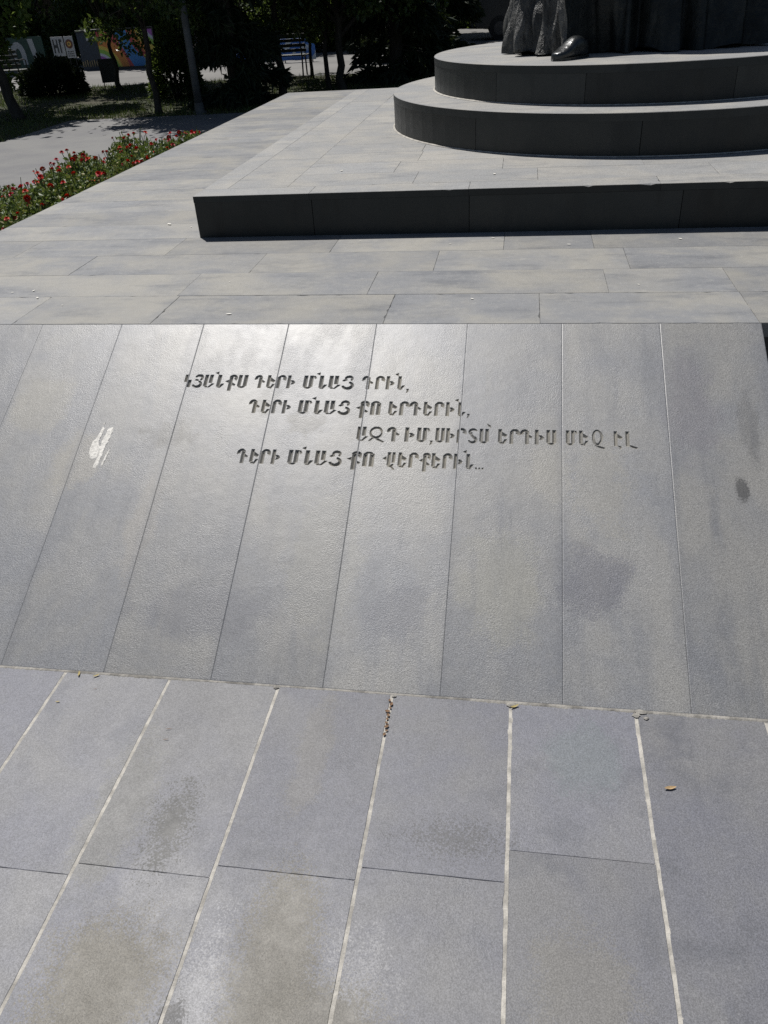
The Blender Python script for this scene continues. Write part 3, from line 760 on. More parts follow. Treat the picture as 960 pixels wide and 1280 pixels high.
def clump_points(centers, radii, n, seed, shell=.55):
    g = np.random.default_rng(seed); k = len(centers)
    idx = g.integers(0, k, n); d = g.normal(size=(n, 3)); d /= np.linalg.norm(d, axis=1, keepdims=True)
    rr = g.uniform(shell**3, 1, (n, 1))**(1/3)
    return np.array(centers)[idx]+d*rr*np.array(radii)[idx][:, None]*np.array([1, 1, .72])
def broadleaf(seed, trunk_h, spread, crown_z, crown_h, r0, nclump, nleaf, size, fork=False, lean=(0, 0), minz=.25):
    g = random.Random(seed)
    tm = MB(); pts = [(0, 0, -.05)]; n = 7
    for i in range(1, n+1):
        t = i/n; pts.append((lean[0]*t*.2+g.gauss(0, .025), lean[1]*t*.2+g.gauss(0, .025), trunk_h*t))
    tm.tube([(0, 0, -.06), (0, 0, .05)]+pts[1:], [r0*1.5, r0*1.12]+[r0*(1-.45*i/n) for i in range(1, n+1)], 10)
    top = Vector(pts[-1]); centers = []; radii = []
    nl = 4 if fork else 7
    for i in range(nl):
        a = 2*math.pi*i/nl+g.uniform(-.4, .4); rr = spread*g.uniform(.55, .95); zz = crown_z+crown_h*g.uniform(-.35, .45)
        e = Vector((lean[0]+rr*math.cos(a), lean[1]+rr*math.sin(a), zz)); s = top if fork else Vector(pts[g.choice((4, 5, 6, 7))])
        m = s.lerp(e, .5)+Vector((g.gauss(0, .12), g.gauss(0, .12), .25*abs(e.z-s.z)*.5))
        tm.tube([s, s.lerp(m, .5)+Vector((0, 0, .03)), m, m.lerp(e, .6), e], [r0*.5, r0*.42, r0*.3, r0*.18, r0*.05], 7)
        for q in range(2):
            e2 = m.lerp(e, .5)+Vector((g.gauss(0, .5), g.gauss(0, .5), g.gauss(.1, .4))); tm.tube([m, m.lerp(e2, .5)+Vector((0, 0, .06)), e2], [r0*.22, r0*.14, r0*.04], 6)
            centers.append(tuple(e2)); radii.append(spread*g.uniform(.2, .34))
        centers.append(tuple(e)); radii.append(spread*g.uniform(.24, .38))
    while len(centers) < nclump:
        a = g.uniform(0, 2*math.pi); rr = spread*math.sqrt(g.uniform(0, 1))
        zz = crown_z+crown_h*.5*g.uniform(-1, 1)*math.sqrt(max(.05, 1-(rr/spread)**2))
        centers.append((lean[0]+rr*math.cos(a), lean[1]+rr*math.sin(a), zz)); radii.append(spread*g.uniform(.16, .32))
    P = clump_points(centers, radii, nleaf, seed)
    P = P[P[:, 2] > minz]
    return tm, P
def make_tree(name, label, loc, seed, leafm=None, size=.11, high=2.0, group='trees in the shady park', **kw):
    e = empty(name, loc, 0, label, 'tree', group)
    tm, P = broadleaf(seed, size=size, **kw)
    tm.build('trunk', M_BARK, e, True)
    lo = P[P[:, 2] < 2.3]; hi = P[P[:, 2] >= 2.3]
    if high > 1: 
        g_ = np.random.default_rng(seed+99); hi = np.concatenate([hi, hi[g_.integers(0, len(hi), int(len(hi)*.6))]+g_.normal(0, .25, (int(len(hi)*.6), 3))])
    V1_, F1_, r1_ = leaf_arrays(lo, size, .62, .25, seed); V2_, F2_, r2_ = leaf_arrays(hi, size*high, .75, .1, seed+1)
    link('crown', mesh_np('crown', np.concatenate([V1_, V2_]), np.concatenate([F1_, F2_+len(V1_)]), leafm or M_LEAF, attrs={'rnd': np.concatenate([r1_, r2_])}), e)
    return e
def make_conifer(name, label, loc, seed, h, r, base_z, n, size=.2, group='trees in the shady park', r0=.11):
    g = np.random.default_rng(seed)
    e = empty(name, loc, 0, label, 'tree', group)
    tm = MB(); tm.tube([(0, 0, -.06), (0, 0, .1), (.02, .01, h*.5), (0, 0, h)], [r0*1.35, r0, r0*.6, .01], 9)
    nb_ = 90
    bz = base_z+(h-base_z)*g.uniform(0, 1, nb_)**1.25; ba = g.uniform(0, 2*np.pi, nb_); bl = r*(1-(bz-base_z)/(h-base_z))**.8*g.uniform(.75, 1.1, nb_)+.08
    pts = []
    for z, a, l in zip(bz, ba, bl):
        tip = (l*math.cos(a), l*math.sin(a), z-.28*l); tm.tube([(0, 0, z), (tip[0]*.5, tip[1]*.5, z-.03*l), tip], [.018, .012, .004], 5)
    idx = g.choice(nb_, n, p=bl**1.3/(bl**1.3).sum()); t = g.uniform(.12, 1.05, n)**.7
    zz = bz[idx]; aa = ba[idx]+g.normal(0, .16, n)*(1.1-t*.4); l = bl[idx]*t
    P = np.stack([l*np.cos(aa), l*np.sin(aa), zz-.28*bl[idx]*t**1.6+g.normal(0, .05, n)], -1)
    P = P[P[:, 2] > .03]
    tm.build('trunk', M_BARK, e, True)
    aim = np.stack([np.cos(np.arctan2(P[:, 1], P[:, 0])), np.sin(np.arctan2(P[:, 1], P[:, 0])), np.full(len(P), -.5)], -1)
    link('crown', leaf_mesh('crown', P, size, M_NEEDLE, squash=.26, droop=.5, seed=seed, aim=aim), e)
    return e
def relabel(o, label, loc, rz, s):
    c = copy_tree(o); c['label'] = label; c.location = loc; c.rotation_euler.z = rz; c.scale = (s,)*3; return c

GP = -.62
make_tree('broadleaf_tree', 'thick dark trunk at the path edge with leafy boughs hanging low before the arch board', (-8.95, 14.75, GP), 11, M_LEAF, .13, trunk_h=2.4, spread=2.3, crown_z=3.3, crown_h=3.6, r0=.10, nclump=42, nleaf=10000, lean=(-2.3, .3))
lowb = make_tree('broadleaf_tree', 'slender forked tree with bare stem in front of the rainbow board', (-9.05, 19.3, GP), 12, M_LEAF, .11, trunk_h=1.05, spread=2.3, crown_z=3.5, crown_h=2.6, r0=.065, nclump=40, nleaf=9000, fork=True, minz=1.35)
make_tree('broadleaf_tree', 'small tree with leaves growing down its trunk, just left of the lamp post', (-6.35, 14.9, GP), 13, M_LEAF, .09, high=1.3, trunk_h=2.2, spread=1.0, crown_z=2.4, crown_h=3.0, r0=.06, nclump=44, nleaf=8000, minz=.9)
con = make_conifer('conifer_tree', 'broad black-green conifer with boughs to the ground right of the lamp post', (-5.12, 15.6, GP), 21, 7.5, .8, .12, 14000, .2)
make_tree('broadleaf_tree', 'dark trunk standing at the end of the slatted bench, grass at its foot', (-4.55, 16.7, GP), 14, M_LEAF, .12, trunk_h=2.6, spread=2.4, crown_z=3.4, crown_h=3.6, r0=.075, nclump=46, nleaf=11000, lean=(.1, 0), minz=1.0)
make_tree('sapling_tree', 'thin sapling with hanging twigs beside the blue banner', (-4.75, 20.1, GP), 15, M_LEAF, .10, trunk_h=1.3, spread=1.1, crown_z=1.75, crown_h=1.7, r0=.04, nclump=26, nleaf=5000, minz=.7)
make_tree('twin_tree', 'slim paired trunk in the grass behind the platform corner', (-3.75, 17.2, GP), 16, M_LEAF, .11, trunk_h=1.6, spread=1.7, crown_z=2.5, crown_h=2.8, r0=.05, nclump=44, nleaf=9500)
make_tree('twin_tree', 'stouter of the paired trunks behind the platform corner', (-3.45, 17.0, GP), 17, M_LEAF, .11, trunk_h=1.5, spread=1.6, crown_z=2.2, crown_h=2.6, r0=.08, nclump=40, nleaf=9000)
make_tree('sapling_tree', 'added low sapling with large leaves coloured as sunlit beside the thick trunk', (-9.9, 15.5, GP), 18, M_LEAF_SUNLIT, .15, high=1.0, trunk_h=.9, spread=.8, crown_z=1.55, crown_h=1.1, r0=.03, nclump=16, nleaf=900)  # sapling added to show bright leaves catching the sun
relabel(con, 'dense conifer behind the step corner, left of the round tiers', (-2.6, 18.6, GP), 1.0, 1.3)
relabel(con, 'dense conifer rising behind the edge of the round tiers', (-2.15, 21.2, GP), 2.2, 1.35)
relabel(con, 'tall dark conifer between the round tiers and the parked van', (-3.0, 24.2, GP), 3.9, 1.5)
relabel(con, 'dark conifer far back behind the blue banner', (-4.0, 27.9, GP), 5.0, 1.5)
relabel(con, 'dark conifer behind the statue beyond the platform', (1.9, 19.5, GP), 0.4, 1.4)
relabel(con, 'large conifer far behind the statue', (4.4, 22.0, GP), 1.7, 1.55)
relabel(con, 'dark conifer beyond the far corner of the platform on the statue side', (6.6, 16.5, GP), 2.9, 1.4)
for i, (x, y, s, lb) in enumerate([(-17.5, 31.5, 1.5, 'large leafy tree far behind the white arch board'), (-14.4, 32.0, 1.35, 'leafy tree rising behind the round emblem card'),
                                   (-11.4, 31.2, 1.45, 'leafy tree rising behind the rainbow board'), (-8.6, 32.6, 1.5, 'leafy tree between rainbow board and blue banner, far back'),
                                   (-5.9, 33.5, 1.55, 'leafy tree far behind the slatted bench'), (-21.0, 30.0, 1.6, 'leafy tree at the far end of the plaza'),
                                   (-.2, 43.0, 1.6, 'large leafy tree behind the parked van'), (3.5, 34.5, 1.6, 'leafy tree far beyond the statue'), (7.8, 31.0, 1.5, 'leafy tree beyond the plaza past the statue')]):
    relabel(lowb, lb, (x, y, GP), i*1.3, s)
# broad shrubs closing the far side of the plaza
def make_shrub(name, label, loc, rx, ry, h, n, seed, mat, size=.09, group=None, stem=True):
    e = empty(name, loc, 0, label, 'shrub', group); g = np.random.default_rng(seed)
    d = g.normal(size=(n, 3)); d /= np.linalg.norm(d, axis=1, keepdims=True); d[:, 2] = np.abs(d[:, 2])
    rr = g.uniform(.25, 1, (n, 1))**.4
    wob = 1+.13*np.sin(d[:, :1]*6+seed)*np.cos(d[:, 1:2]*7+2*seed)+.07*np.sin(d[:, 2:]*15)
    P = d*rr*wob*np.array([rx, ry, h])+np.array([0, 0, .04])
    link('foliage', leaf_mesh('foliage', P, size, mat, squash=.6, seed=seed), e)
    s = MB()
    for k in range(6):
        a = k*1.05+seed; s.tube([(.06*math.cos(a), .06*math.sin(a), -.04), (.25*rx*math.cos(a), .25*ry*math.sin(a), h*.4), (.6*rx*math.cos(a), .6*ry*math.sin(a), h*.75)], [.03, .02, .008], 6)
    s.build('stem', M_BARK, e, True)
    return e
make_shrub('rounded_shrub', 'rounded black-green shrub on the grass under the round emblem card', (-10.45, 19.0, GP), .72, .6, .66, 9000, 3, M_NEEDLE, .09)
make_shrub('leafy_shrub', 'loose leafy shrub at the foot of the small tree by the lamp post', (-6.85, 17.2, GP), .5, .5, 1.15, 3600, 5, M_LEAF, .1)
bs = make_shrub('border_shrub', 'wide dark shrub at the far edge of the plaza behind the rainbow board', (-10.9, 29.5, GP), 1.9, .9, 2.0, 8000, 8, M_LEAF, .17)
for i, (x, y, s, lb) in enumerate([(-14.3, 29.6, 1.0, 'wide dark shrub behind the round emblem card'), (-17.6, 29.2, 1.1, 'wide dark shrub behind the white arch board'), (-21.2, 28.6, 1.15, 'wide dark shrub beyond the plaza, last of the row past the arch board'),
                                   (-7.4, 29.8, 1.0, 'wide dark shrub behind the blue banner'), (-4.4, 31.0, 1.1, 'wide dark shrub far behind the paired trunks'),
                                   (2.4, 33.2, 1.15, 'wide dark shrub behind the statue across the plaza'), (-1.2, 39.0, 1.3, 'wide dark shrub behind the parked van'), (6.2, 30.2, 1.15, 'wide dark shrub across the plaza past the statue'), (-25, 27.0, 1.2, 'wide dark shrub at the remote corner of the plaza')]):
    relabel(bs, lb, (x, y, GP), i*.9, s)

def hedge():
    e = empty('tall_hedge', (-8, 41.0, GP), 0, 'long tall dark hedge closing the park beyond the plaza', 'hedge')
    g = np.random.default_rng(31); n = 26000
    P = np.stack([g.uniform(-32, 32, n), g.choice((-1, 1), n)*g.uniform(.5, .9, n), g.uniform(.05, 3.4, n)], -1)
    P[:, 1] += .2*np.sin(P[:, 0]*1.7); P[:, 2] *= 1+.08*np.sin(P[:, 0]*2.3)
    link('foliage', leaf_mesh('foliage', P, .30, M_LEAF, squash=.7, seed=31), e)
    m = MB(); m.box(-32, 32, -.45, .45, -.05, 3.2); m.build('branches', M_BARK, e)
hedge()

# grass of the shady lawn
def grass():
    n = 52000; g = np.random.default_rng(4)
    x = g.uniform(-17, 9, n); y = 14.3+6.4*g.uniform(0, 1, n)**1.1
    m2 = 16000; x = np.concatenate([x, g.uniform(-14, -7.7, m2)]); y = np.concatenate([y, g.uniform(7.0, 14.4, m2)]); n = len(x)
    k = np.sin(x*1.3+.5)*np.sin(y*1.7)+np.sin(x*.6-y*.9)
    keep = (k+g.normal(0, .6, n)) > -.55; x, y = x[keep], y[keep]; n = len(x)
    h = g.uniform(.03, .10, n); a = g.uniform(0, 2*np.pi, n); wd_ = .008; lx, ly = g.normal(0, .03, n), g.normal(0, .03, n)
    z = np.full(n, GZ-.032)
    V = np.stack([np.stack([x-wd_*np.cos(a), y-wd_*np.sin(a), z], -1), np.stack([x+wd_*np.cos(a), y+wd_*np.sin(a), z], -1), np.stack([x+lx, y+ly, z+h], -1)], 1).reshape(-1, 3)
    F = np.arange(3*n).reshape(-1, 3)
    o = link('grass', mesh_np('grass', V, F, leafmat('grass_blade', (.045, .075, .018), (.08, .11, .03), (.15, .14, .06), .2, .6), attrs={'rnd': np.repeat(g.uniform(0, 1, n), 3)}))
    tag(o, 'short patchy green grass in the shade of the trees', 'grass', kind='stuff')
grass()

# ------------------------------------------------------------------ roses
M_PETAL = []
for nm, cc in (('red_petal', (.56, .02, .025)), ('scarlet_petal', (.66, .06, .03)), ('pink_red_petal', (.52, .045, .07))):
    m = Mat(nm); c = m.mix(m.ss(m.attr('rnd'), 0, 1), tuple(q*.55 for q in cc), cc); M_PETAL.append(m.fin(c, .55, spec=.25))
def bloom_mesh(mat, seed):
    g = random.Random(seed); V = []; F = []; rr = []
    for ring, (n, r0, z, tilt) in enumerate([(5, .006, .022, 80), (6, .013, .018, 62), (7, .02, .011, 38), (7, .026, .003, 12)]):
        for k in range(n):
            a = 2*math.pi*k/n+ring*.5+g.uniform(-.15, .15); t = R(tilt+g.uniform(-9, 9)); b = len(V); L = .022+.004*ring
            for s, u in ((-.5, 0), (.5, 0), (-.75, .6), (.75, .6), (-.4, 1.0), (.4, 1.0)):
                rad = r0*.5+L*u*math.cos(t); zz = z-.006+L*u*math.sin(t); x = rad; y = s*L*.85*(.5+.6*u)
                V.append((x*math.cos(a)-y*math.sin(a), x*math.sin(a)+y*math.cos(a), zz))
            F += [(b, b+1, b+3, b+2), (b+2, b+3, b+5, b+4)]; rr += [g.uniform(.2, 1)]*6
    return mesh_np('rose_bloom', V, F, mat, attrs={'rnd': rr})
BL = [bloom_mesh(m, i+3) for i, m in enumerate(M_PETAL)]
M_STEM = plain('rose_stem', (.07, .10, .03), .6)
def rose_variant(seed):
    g = np.random.default_rng(seed); n = 2000
    a = g.uniform(0, 2*np.pi, n); r_ = .23*np.sqrt(g.uniform(0, 1, n)); h = .60*(1-.35*(r_/.23)**2)
    P = np.stack([r_*np.cos(a), r_*np.sin(a), .06+h*g.uniform(.1, 1.05, n)**.6], -1)
    fm = leaf_mesh('foliage', P, .043, M_ROSE_LEAF, squash=.6, seed=seed)
    s = MB(); tips = []
    for k in range(8):
        an = g.uniform(0, 6.28); rr = g.uniform(.04, .2); hh = g.uniform(.60, .73)
        tip = (rr*math.cos(an), rr*math.sin(an), hh); tips.append(tip)
        s.tube([(0, 0, -.03), (tip[0]*.45, tip[1]*.45, hh*.5), tip], [.008, .006, .003], 5)
    sm_ = s.build('stem', M_STEM, None); sme = sm_.data; bpy.data.objects.remove(sm_)
    return fm, sme, tips
RV = [rose_variant(i+50) for i in range(4)]
k = 0
yy = 2.75
g = random.Random(5)
while yy < 8.05:
    for xx in (-3.03, -3.31, -3.59, -3.87):
        x = xx+g.uniform(-.07, .07); y = yy+g.uniform(-.09, .09)
        if y > 7.0 and x < -3.75: continue
        if y > 7.7 and x < -3.4: continue
        fm, sme, tips = RV[g.randrange(4)]
        e = empty('rose_bush', (x, y, GP), g.uniform(0, 6.28), 'leafy rose bush with small red blooms in the bed beside the platform', 'rose bush', 'rose bushes in the flower bed')
        s = g.uniform(.74, .93)*(.84 if xx < -3.8 else 1.0); e.scale = (s, s, s)
        link('foliage', fm, e); link('stem', sme, e)
        for t in g.sample(tips, g.choice((2, 3, 4, 4, 5))):
            b = link('rose_bloom', BL[g.choice((0, 0, 1, 1, 2))], e); b.location = t; q = g.uniform(.38, .62); b.scale = (q, q, q); b.rotation_euler = (g.gauss(0, .45), g.gauss(0, .45), g.uniform(0, 6))
    yy += .305
tag(sheet('flower_bed_soil', -4.35, -2.83, 2.4, 8.6, GZ-.012, plain('bed_soil', (.07, .052, .036), .95, nscale=30, bump=.8, bscale=50)), kind='structure')

# ------------------------------------------------------------------ street furniture
M_LAMP = plain('grey_lamp_paint', (.075, .08, .083), .6, nscale=5)
def lamp_post(x, y):
    e = empty('lamp_post', (x, y, GP), 0, 'plain grey metal lamp post standing at the far edge of the path', 'lamp post')
    m = MB(); m.tube([(0, 0, -.05), (0, 0, .9), (0, 0, 4.4)], [.066, .06, .045], 16); m.build('pole', M_LAMP, e, True)
    m = MB(); m.tube([(0, 0, -.02), (0, 0, .03)], .12, 16); m.tube([(0, 0, .03), (0, 0, .16)], [.085, .075], 16)
    m.build('foot_plate', M_LAMP, e)
    m = MB()
    m.tube([(0, 0, 4.38), (0, -.25, 4.6), (0, -.75, 4.66)], [.035, .03, .028], 10); m.build('arm', M_LAMP, e, True)
    m = MB(); m.box(-.11, .11, -1.2, -.72, 4.61, 4.71, bev=.03); h = m.build('lamp_head', M_LAMP, e)
    m = MB(); m.box(-.085, .085, -1.15, -.8, 4.598, 4.6085); m.build('lens', plain('lamp_glass', (.6, .6, .58), .2), h)
lamp_post(-5.46, 14.55)
M_SLAT = plain('dark_bench_slat', (.02, .024, .02), .55, nscale=20); M_IRON = plain('bench_iron', (.025, .025, .027), .5)
def bench(loc, rz, label):
    e = empty('park_bench', loc, rz, label, 'bench', 'benches along the plaza')
    L = 1.35
    m = MB()
    for i in range(5): m.box(-L/2, L/2, -.20+i*.085, -.135+i*.085, .415, .44, bev=.005)
    m.build('seat', M_SLAT, e)
    m = MB()
    for i in range(4):
        y = .225+i*.028; m.box(-L/2, L/2, y, y+.024, .50+i*.1, .565+i*.1, bev=.005)
    m.build('backrest', M_SLAT, e)
    for x in (-L/2+.12, L/2-.12):
        m = MB(); m.tube([(x, -.2, 0), (x, -.17, .40)], .018, 8); m.tube([(x, .27, 0), (x, .2, .40)], .018, 8); m.tube([(x, -.2, .40), (x, .21, .40)], .018, 8)
        m.tube([(x, .2, .40), (x, .262, .60), (x, .345, .9)], .016, 8); m.build('leg', M_IRON, e)
        m = MB(); m.tube([(x, -.17, .40), (x, -.19, .62), (x, -.1, .645), (x, .25, .63)], .015, 8); m.build('armrest', M_IRON, e)
bench((-5.62, 20.75, GP), R(182), 'dark slatted bench standing in front of the blue banner')
bench((-12.75, 20.9, GP), R(178), 'dark slatted bench behind the thick trunk, by the rounded shrub')
M_BOARD = plain('dark_board', (.03, .034, .036), .5)
def notice(loc, rz):
    e = empty('notice_board', loc, rz, 'small dark notice board on two thin legs by the forked tree', 'notice board')
    MB().box(-.185, .185, -.012, .012, .14, .62, bev=.004).build('panel', M_BOARD, e)
    for x in (-.15, .15): MB().tube([(x, .0, -.03), (x, 0, .18)], .011, 8).build('leg', M_IRON, e)
notice((-9.45, 19.75, GP), R(12))

# boards and booths across the plaza
def band_material(name):
    m = Mat(name); o_ = m.obj()
    d1 = m.vmath('LENGTH', m.vmath('SUBTRACT', o_, (-.95, 0, -.08)), (0, 0, 0))
    d2 = m.vmath('LENGTH', m.vmath('SUBTRACT', o_, (1.05, 0, 1.12)), (0, 0, 0))
    def ramp(d, stops):
        r_ = m.n('ShaderNodeValToRGB'); r_.color_ramp.interpolation = 'CONSTANT'; m.put(r_.inputs[0], m.math('MULTIPLY', d, .5))
        el = r_.color_ramp.elements
        for i, (p, c_) in enumerate(stops):
            q = el[i] if i < 2 else el.new(p*.5)
            q.position = p*.5; q.color = (*c_, 1)
        return r_.outputs[0]
    B, P_, W_, G_, Y_, O_, Rd = (.04, .22, .55), (.30, .10, .40), (.45, .5, .6), (.22, .42, .07), (.60, .48, .08), (.58, .22, .05), (.45, .07, .08)
    c1 = ramp(d1, [(0, B), (.26, P_), (.46, W_), (.53, G_), (.64, Y_), (.72, O_), (.95, Rd)])
    c2 = ramp(d2, [(0, P_), (.34, W_), (.42, G_), (.56, Y_), (.70, O_), (.84, Rd), (.98, B), (1.62, G_)])
    x_ = m.n('ShaderNodeSeparateXYZ'); m.put(x_.inputs[0], o_)
    f = m.math('GREATER_THAN', m.math('MULTIPLY_ADD', x_.outputs[2], .55, x_.outputs[0]), .18)
    return m.fin(m.mix(f, c1, c2), .5)
M_PURE = plain('board_white', (.44, .45, .46), .5, namt=.06); M_GREENB = plain('board_green', (.02, .06, .045), .5); M_BLUEB = plain('board_navy', (.02, .035, .06), .5)
e = empty('rainbow_board', (-11.70, 26.0, GP), R(-3), 'board painted with bold rainbow bands standing across the plaza', 'billboard')
MB().box(-.9, .9, -.02, .02, .07, 1.0, bev=.004).build('rainbow_panel', band_material('rainbow_paint'), e)
MB().box(-.94, .94, -.028, .03, -.03, .068).build('plinth', M_BOARD, e)
MB().box(-.93, -.902, -.03, .03, .0685, 1.03).box(.902, .93, -.03, .03, .0685, 1.03).box(-.93, .93, -.03, .03, 1.0305, 1.06).build('frame', M_BOARD, e)
for x in (-.6, .6): MB().tube([(x, .03, .95), (x, .5, -.03)], .02, 8).build('strut', M_IRON, e)
e = empty('dark_booth', (-13.02, 26.3, GP), R(-3), 'dark booth wall with a row of pale uprights along its foot, beside the rainbow board', 'booth')
MB().box(-.36, .36, .0, .5, .0, 1.0, bev=.01).build('wall', M_BLUEB, e)
pk = MB()
for i in range(9): pk.box(-.33+i*.077, -.33+i*.077+.032, -.02, -.001, .10+.0*i, .24+.02*(i % 3))
pk.build('pale_uprights', plain('tan_wood', (.26, .21, .12), .7), e)
MB().box(-.37, .37, -.03, .52, 1.001, 1.06, bev=.01).build('roof', M_BOARD, e)
MB().box(-.05, .02, -.012, -.001, .78, .86).build('lamp', M_PURE, e)
e = empty('emblem_card', (-13.62, 26.25, GP), R(-3), 'white upright card with a round brown and yellow emblem', 'sign')
MB().box(-.145, .145, -.015, .015, .36, .93, bev=.003).build('card', M_PURE, e)
def disc(mb, r0, r1, cx, cz, y0, y1, n=40):
    vs = [(cx+q*math.cos(2*math.pi*i/n), y, cz+q*math.sin(2*math.pi*i/n)) for i in range(n) for q, y in ((r0, y0), (r1, y0), (r1, y1), (r0, y1))]
    mb.add(vs, [(4*i+j, 4*i+(j+1) % 4, 4*((i+1) % n)+(j+1) % 4, 4*((i+1) % n)+j) for i in range(n) for j in range(4)])
    return mb
disc(MB(), .068, .118, 0, .73, -.024, -.0155).build('emblem_ring', plain('emblem_brown', (.14, .045, .025), .5), e)
disc(MB(), .025, .067, 0, .73, -.022, -.0155).build('emblem_band', plain('emblem_yellow', (.55, .34, .08), .5), e)
disc(MB(), .001, .024, 0, .73, -.022, -.0155).build('emblem_eye', M_BOARD, e)
wr = MB()
for i in range(3):
    for j in range(4): wr.box(-.10+j*.054, -.10+j*.054+.036, -.019, -.0155, .40+i*.055, .43+i*.055)
wr.build('small_print', M_BOARD, e)
MB().tube([(-.1, 0.02, .4), (-.1, .02, -.03)], .012, 8).tube([(.1, 0.02, .4), (.1, .02, -.03)], .012, 8).build('leg', M_IRON, e)
e = empty('letter_board', (-14.02, 26.3, GP), R(-3), 'white board with tall black letter strokes beside the emblem card', 'sign')
MB().box(-.2, .2, -.015, .015, .42, .93, bev=.003).build('panel', M_PURE, e)
lt = MB(); lt.box(-.15, -.11, -.022, -.0155, .50, .86).box(-.109, -.035, -.022, -.0155, .64, .72).box(-.034, .006, -.022, -.0155, .50, .86).box(.06, .10, -.022, -.0155, .50, .86).box(.101, .15, -.022, -.0155, .79, .86)
lt.build('lettering', M_BOARD, e)
for x in (-.15, .15): MB().tube([(x, .02, .5), (x, .02, -.03)], .012, 8).build('leg', M_IRON, e)
e = empty('arch_board', (-15.15, 26.4, GP), R(-4), 'dark green board with a broad white arch and slanting white bar', 'sign')
MB().box(-.62, .62, -.02, .02, .10, .98, bev=.004).build('panel', M_GREENB, e)
ar = MB()
poly = arc(-.28, .52, .17, .25, 0, 180, (.16, .17, .16), 18)
ar.prism(poly, .01, 'y', -.031); ar.prism([(-.53, .3), (-.37, .3), (-.37, .53), (-.53, .53)], .008, 'y', -.0295); ar.prism([(-.19, .24), (-.03, .24), (-.03, .53), (-.19, .53)], .008, 'y', -.0295)
ar.build('white_arch', M_PURE, e)
MB().prism([(.12, .92), (.30, .92), (.40, .24), (.24, .24)], .01, 'y', -.031).build('white_bar', M_PURE, e)
for x in (-.5, .5): MB().tube([(x, .03, .5), (x, .03, -.03)], .016, 8).build('leg', M_IRON, e)
mbb = Mat('blue_banner_print')
c = mbb.mix(mbb.ss(mbb.noise(3.2, 3.0, .5), .50, .56), (.03, .14, .50), (.45, .55, .68)); M_BANNER = mbb.fin(c, .5)
for x0, x1, lb in ((-8.05, -6.95, 'long blue and white printed banner fixed low across the plaza behind the bench'), (-6.75, -5.75, 'shorter blue and white banner beside the sapling')):
    e = empty('banner_barrier', ((x0+x1)/2, 25.0, GP), R(-2), lb, 'banner')
    h_ = (x1-x0)/2
    MB().box(-h_, h_, -.012, .012, .06, .58, bev=.003).build('printed_panel', M_BANNER, e)
    for x in (-h_+.1, h_-.1): MB().tube([(x, .02, .5), (x, .02, -.03)], .014, 8).box(x-.03, x+.03, -.15, .2, -.03, -.012).build('foot', M_IRON, e)

# parked van beyond the plaza
def van(loc, rz):
    e = empty('parked_van', loc, rz, 'dark van parked beyond the plaza, wheels showing past the statue robe', 'van')
    MP = plain('van_paint', (.02, .024, .03), .3, nscale=2, namt=.15); MG = plain('van_glass', (.03, .04, .05), .08)
    pr = [(-2.2, .34), (-2.28, .55), (-2.26, 1.3), (-2.15, 1.82), (-1.9, 1.92), (.95, 1.92), (1.25, 1.82), (1.72, 1.18), (2.25, 1.0), (2.38, .8), (2.38, .4), (2.3, .32)]
    bm = bmesh.new()
    for y in (-.86, .86): pass
    va = [bm.verts.new((x, -.88, z)) for x, z in pr]; vb = [bm.verts.new((x, .88, z)) for x, z in pr]; n = len(pr)
    bm.faces.new(va); bm.faces.new(vb[::-1])
    for i in range(n): bm.faces.new((va[i], vb[i], vb[(i+1) % n], va[(i+1) % n]))
    bmesh.ops.recalc_face_normals(bm, faces=bm.faces[:]); bmesh.ops.bevel(bm, geom=bm.edges[:], offset=.05, segments=2, affect='EDGES')
    MB().bm(bm).build('body', MP, e)
    for y in (-.888, .876):
        for x0, x1 in ((-1.95, -.75), (-.65, .35)): MB().prism([(x0, 1.22), (x1, 1.22), (x1, 1.7), (x0+.04, 1.7)], .012, 'y', y).build('window', MG, e)
        MB().prism([(.45, 1.22), (1.45, 1.22), (1.12, 1.68), (.45, 1.7)], .012, 'y', y).build('window', MG, e)
    for x in (-1.45, 1.5):
        for y in (-.82, .82):
            wq = empty('wheel', (x, y, .33)); wq.parent = e
            m = MB(); m.tube([(0, -.1, 0), (0, .1, 0)], .33, 28); m.build('tyre', plain('tyre_rubber', (.02, .02, .02), .8), wq)
            m = MB(); m.tube([(0, -.112, 0), (0, .112, 0)], .19, 20); m.build('rim', plain('rim_metal', (.05, .05, .052), .5), wq)
    MB().box(2.345, 2.42, -.8, .8, .36, .56, bev=.03).build('bumper', M_BOARD, e); MB().box(-2.36, -2.26, -.8, .8, .36, .56, bev=.03).build('bumper', M_BOARD, e)
    for y in (-.66, .66): MB().box(2.3, 2.395, y-.14, y+.14, .72, .86, bev=.02).build('headlight', M_PURE, e)
van((.55, 31.0, GP-.002), R(4))

# ------------------------------------------------------------------ small litter
M_PET = plain('dry_petal', (.62, .60, .54), .7, namt=.1); M_DRY = plain('dry_leaf', (.36, .25, .13), .8, nscale=70); M_YEL = plain('yellow_leaf', (.36, .29, .11), .7, nscale=70)
M_BROWN = plain('brown_leaf', (.16, .09, .045), .8, nscale=70)
def leaflet_mesh(name, L, W, curl, mat, seed):
    g = random.Random(seed); V = []; F = []; n = 8
    for i in range(n+1):
        t = i/n; wdt = W*math.sin(math.pi*min(1, .06+t*.94))**.8; z = .0012+curl*(t-.5)**2*4*L*.25
        V += [((t-.5)*L, -wdt/2, z+wdt*.12), ((t-.5)*L, 0, z), ((t-.5)*L, wdt/2, z+wdt*.12)]
    for i in range(n): F += [(3*i, 3*i+3, 3*i+4, 3*i+1), (3*i+1, 3*i+4, 3*i+5, 3*i+2)]
    return mesh_np(name, V, F, mat)
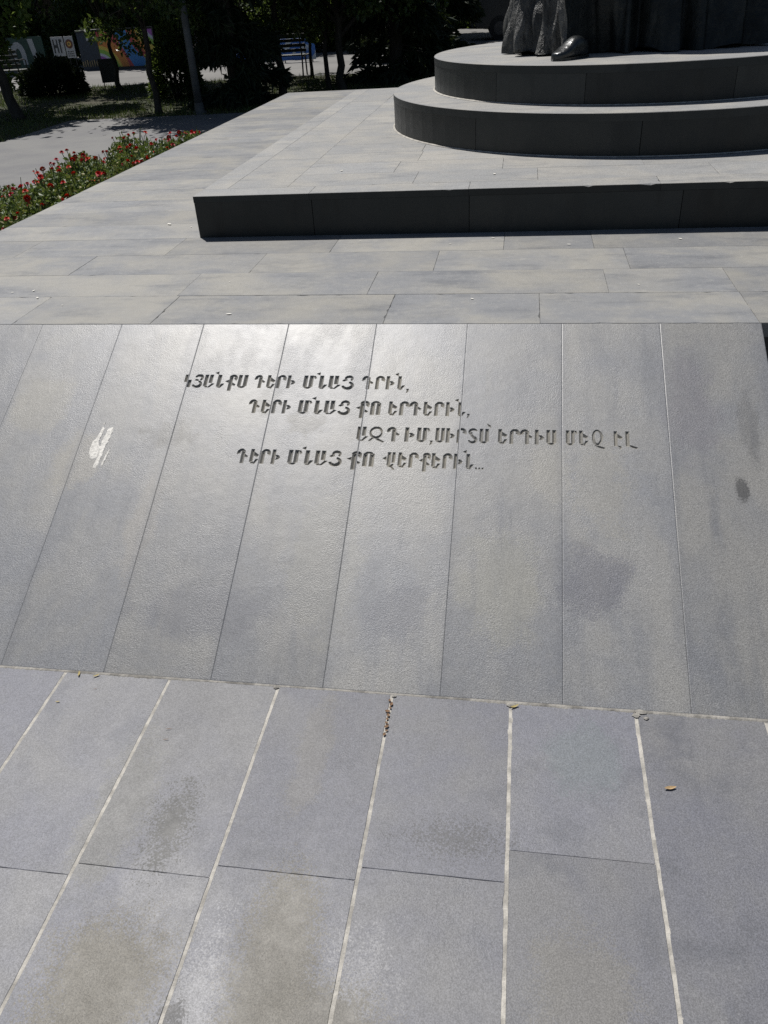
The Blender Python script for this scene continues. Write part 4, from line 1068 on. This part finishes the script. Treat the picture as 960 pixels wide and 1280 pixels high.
PET = leaflet_mesh('petal', .026, .012, .25, M_PET, 1)
SPOTS = [(-1.854, 4.209, 1.9), (-1.709, 4.147, .8), (-2.125, 3.088, .7), (-2.039, 3.108, .9), (-1.969, 3.013, 1.0), (-1.81, 2.921, .6), (-1.073, 2.811, 1.15), (-1.195, 3.201, .5), (-.743, 3.804, .55),
         (-.309, 3.735, .7), (.22, 3.689, 1.0), (.701, 3.749, 1.1), (-.166, 2.967, .8), (-.119, 3.818, .9), (.455, 3.12, .6)]
for i, (x, y, s) in enumerate(SPOTS):
    o = link('petal', PET); o.location = (x, y, .0012); o.rotation_euler = (0, 0, g.uniform(0, 6)); o.scale = (s*.75, s*.75, s*.75)
    tag(o, 'small white petal lying on the pale platform slabs', 'petal', 'petals fallen on the platform')
for x, y in ((-.13, 4.24), (-.94, 4.45), (.35, 4.62)):
    o = link('petal', PET); o.location = (x, y, SH+.0012); o.rotation_euler = (0, 0, g.uniform(0, 6)); tag(o, 'white petal lying on top of the square step', 'petal', 'petals fallen on the step')
def litter(name, mesh, x, y, rz, s, label, cat='leaf', z=GZ, group=None):
    o = link(name, mesh); o.location = (x, y, z+.002); o.rotation_euler = (0, 0, rz); o.scale = (s, s, s); tag(o, label, cat, group); return o
litter('dry_leaf', leaflet_mesh('dry_leaf', .028, .009, .3, M_DRY, 2), .394, 1.281, .25, 1, 'tan curled leaf lying alone on a dark paving slab')
YL = leaflet_mesh('yellow_leaf', .022, .006, .5, M_YEL, 3)
litter('yellow_leaf', YL, -1.205, 1.506, 1.9, 1, 'yellow leaf sliver at the foot of the panel near the first mortar line')
litter('yellow_leaf', YL, -1.150, 1.504, .6, .9, 'yellow leaf sliver at the foot of the panel, flatter and further along')
litter('yellow_leaf', YL, .032, 1.500, .5, 1.1, 'yellow leaf caught where a mortar line meets the panel foot')
litter('yellow_leaf', YL, -1.215, 1.398, .2, .6, 'tiny tan leaf fragment on the paving below the panel')
tw = leaflet_mesh('twig', .020, .002, .1, M_BROWN, 4)
litter('twig', tw, -.865, 1.335, .2, .9, 'short dark twig lying by a mortar line', 'twig'); litter('twig', tw, -.86, 1.30, .3, .8, 'short dark twig lying just below another twig', 'twig'); litter('twig', tw, -1.13, 1.455, .6, .6, 'tiny dark twig near the panel foot', 'twig')
CR = leaflet_mesh('brown_litter', .016, .010, .4, M_BROWN, 5)
for i in range(10): litter('brown_litter', CR, -.297+g.gauss(0, .0025), 1.49-.013*i, g.uniform(0, 6), g.uniform(.5, .9), 'brown seed scrap caught in the mortar line below the engraving', 'seed scrap', GZ, 'seed scraps in the mortar line')
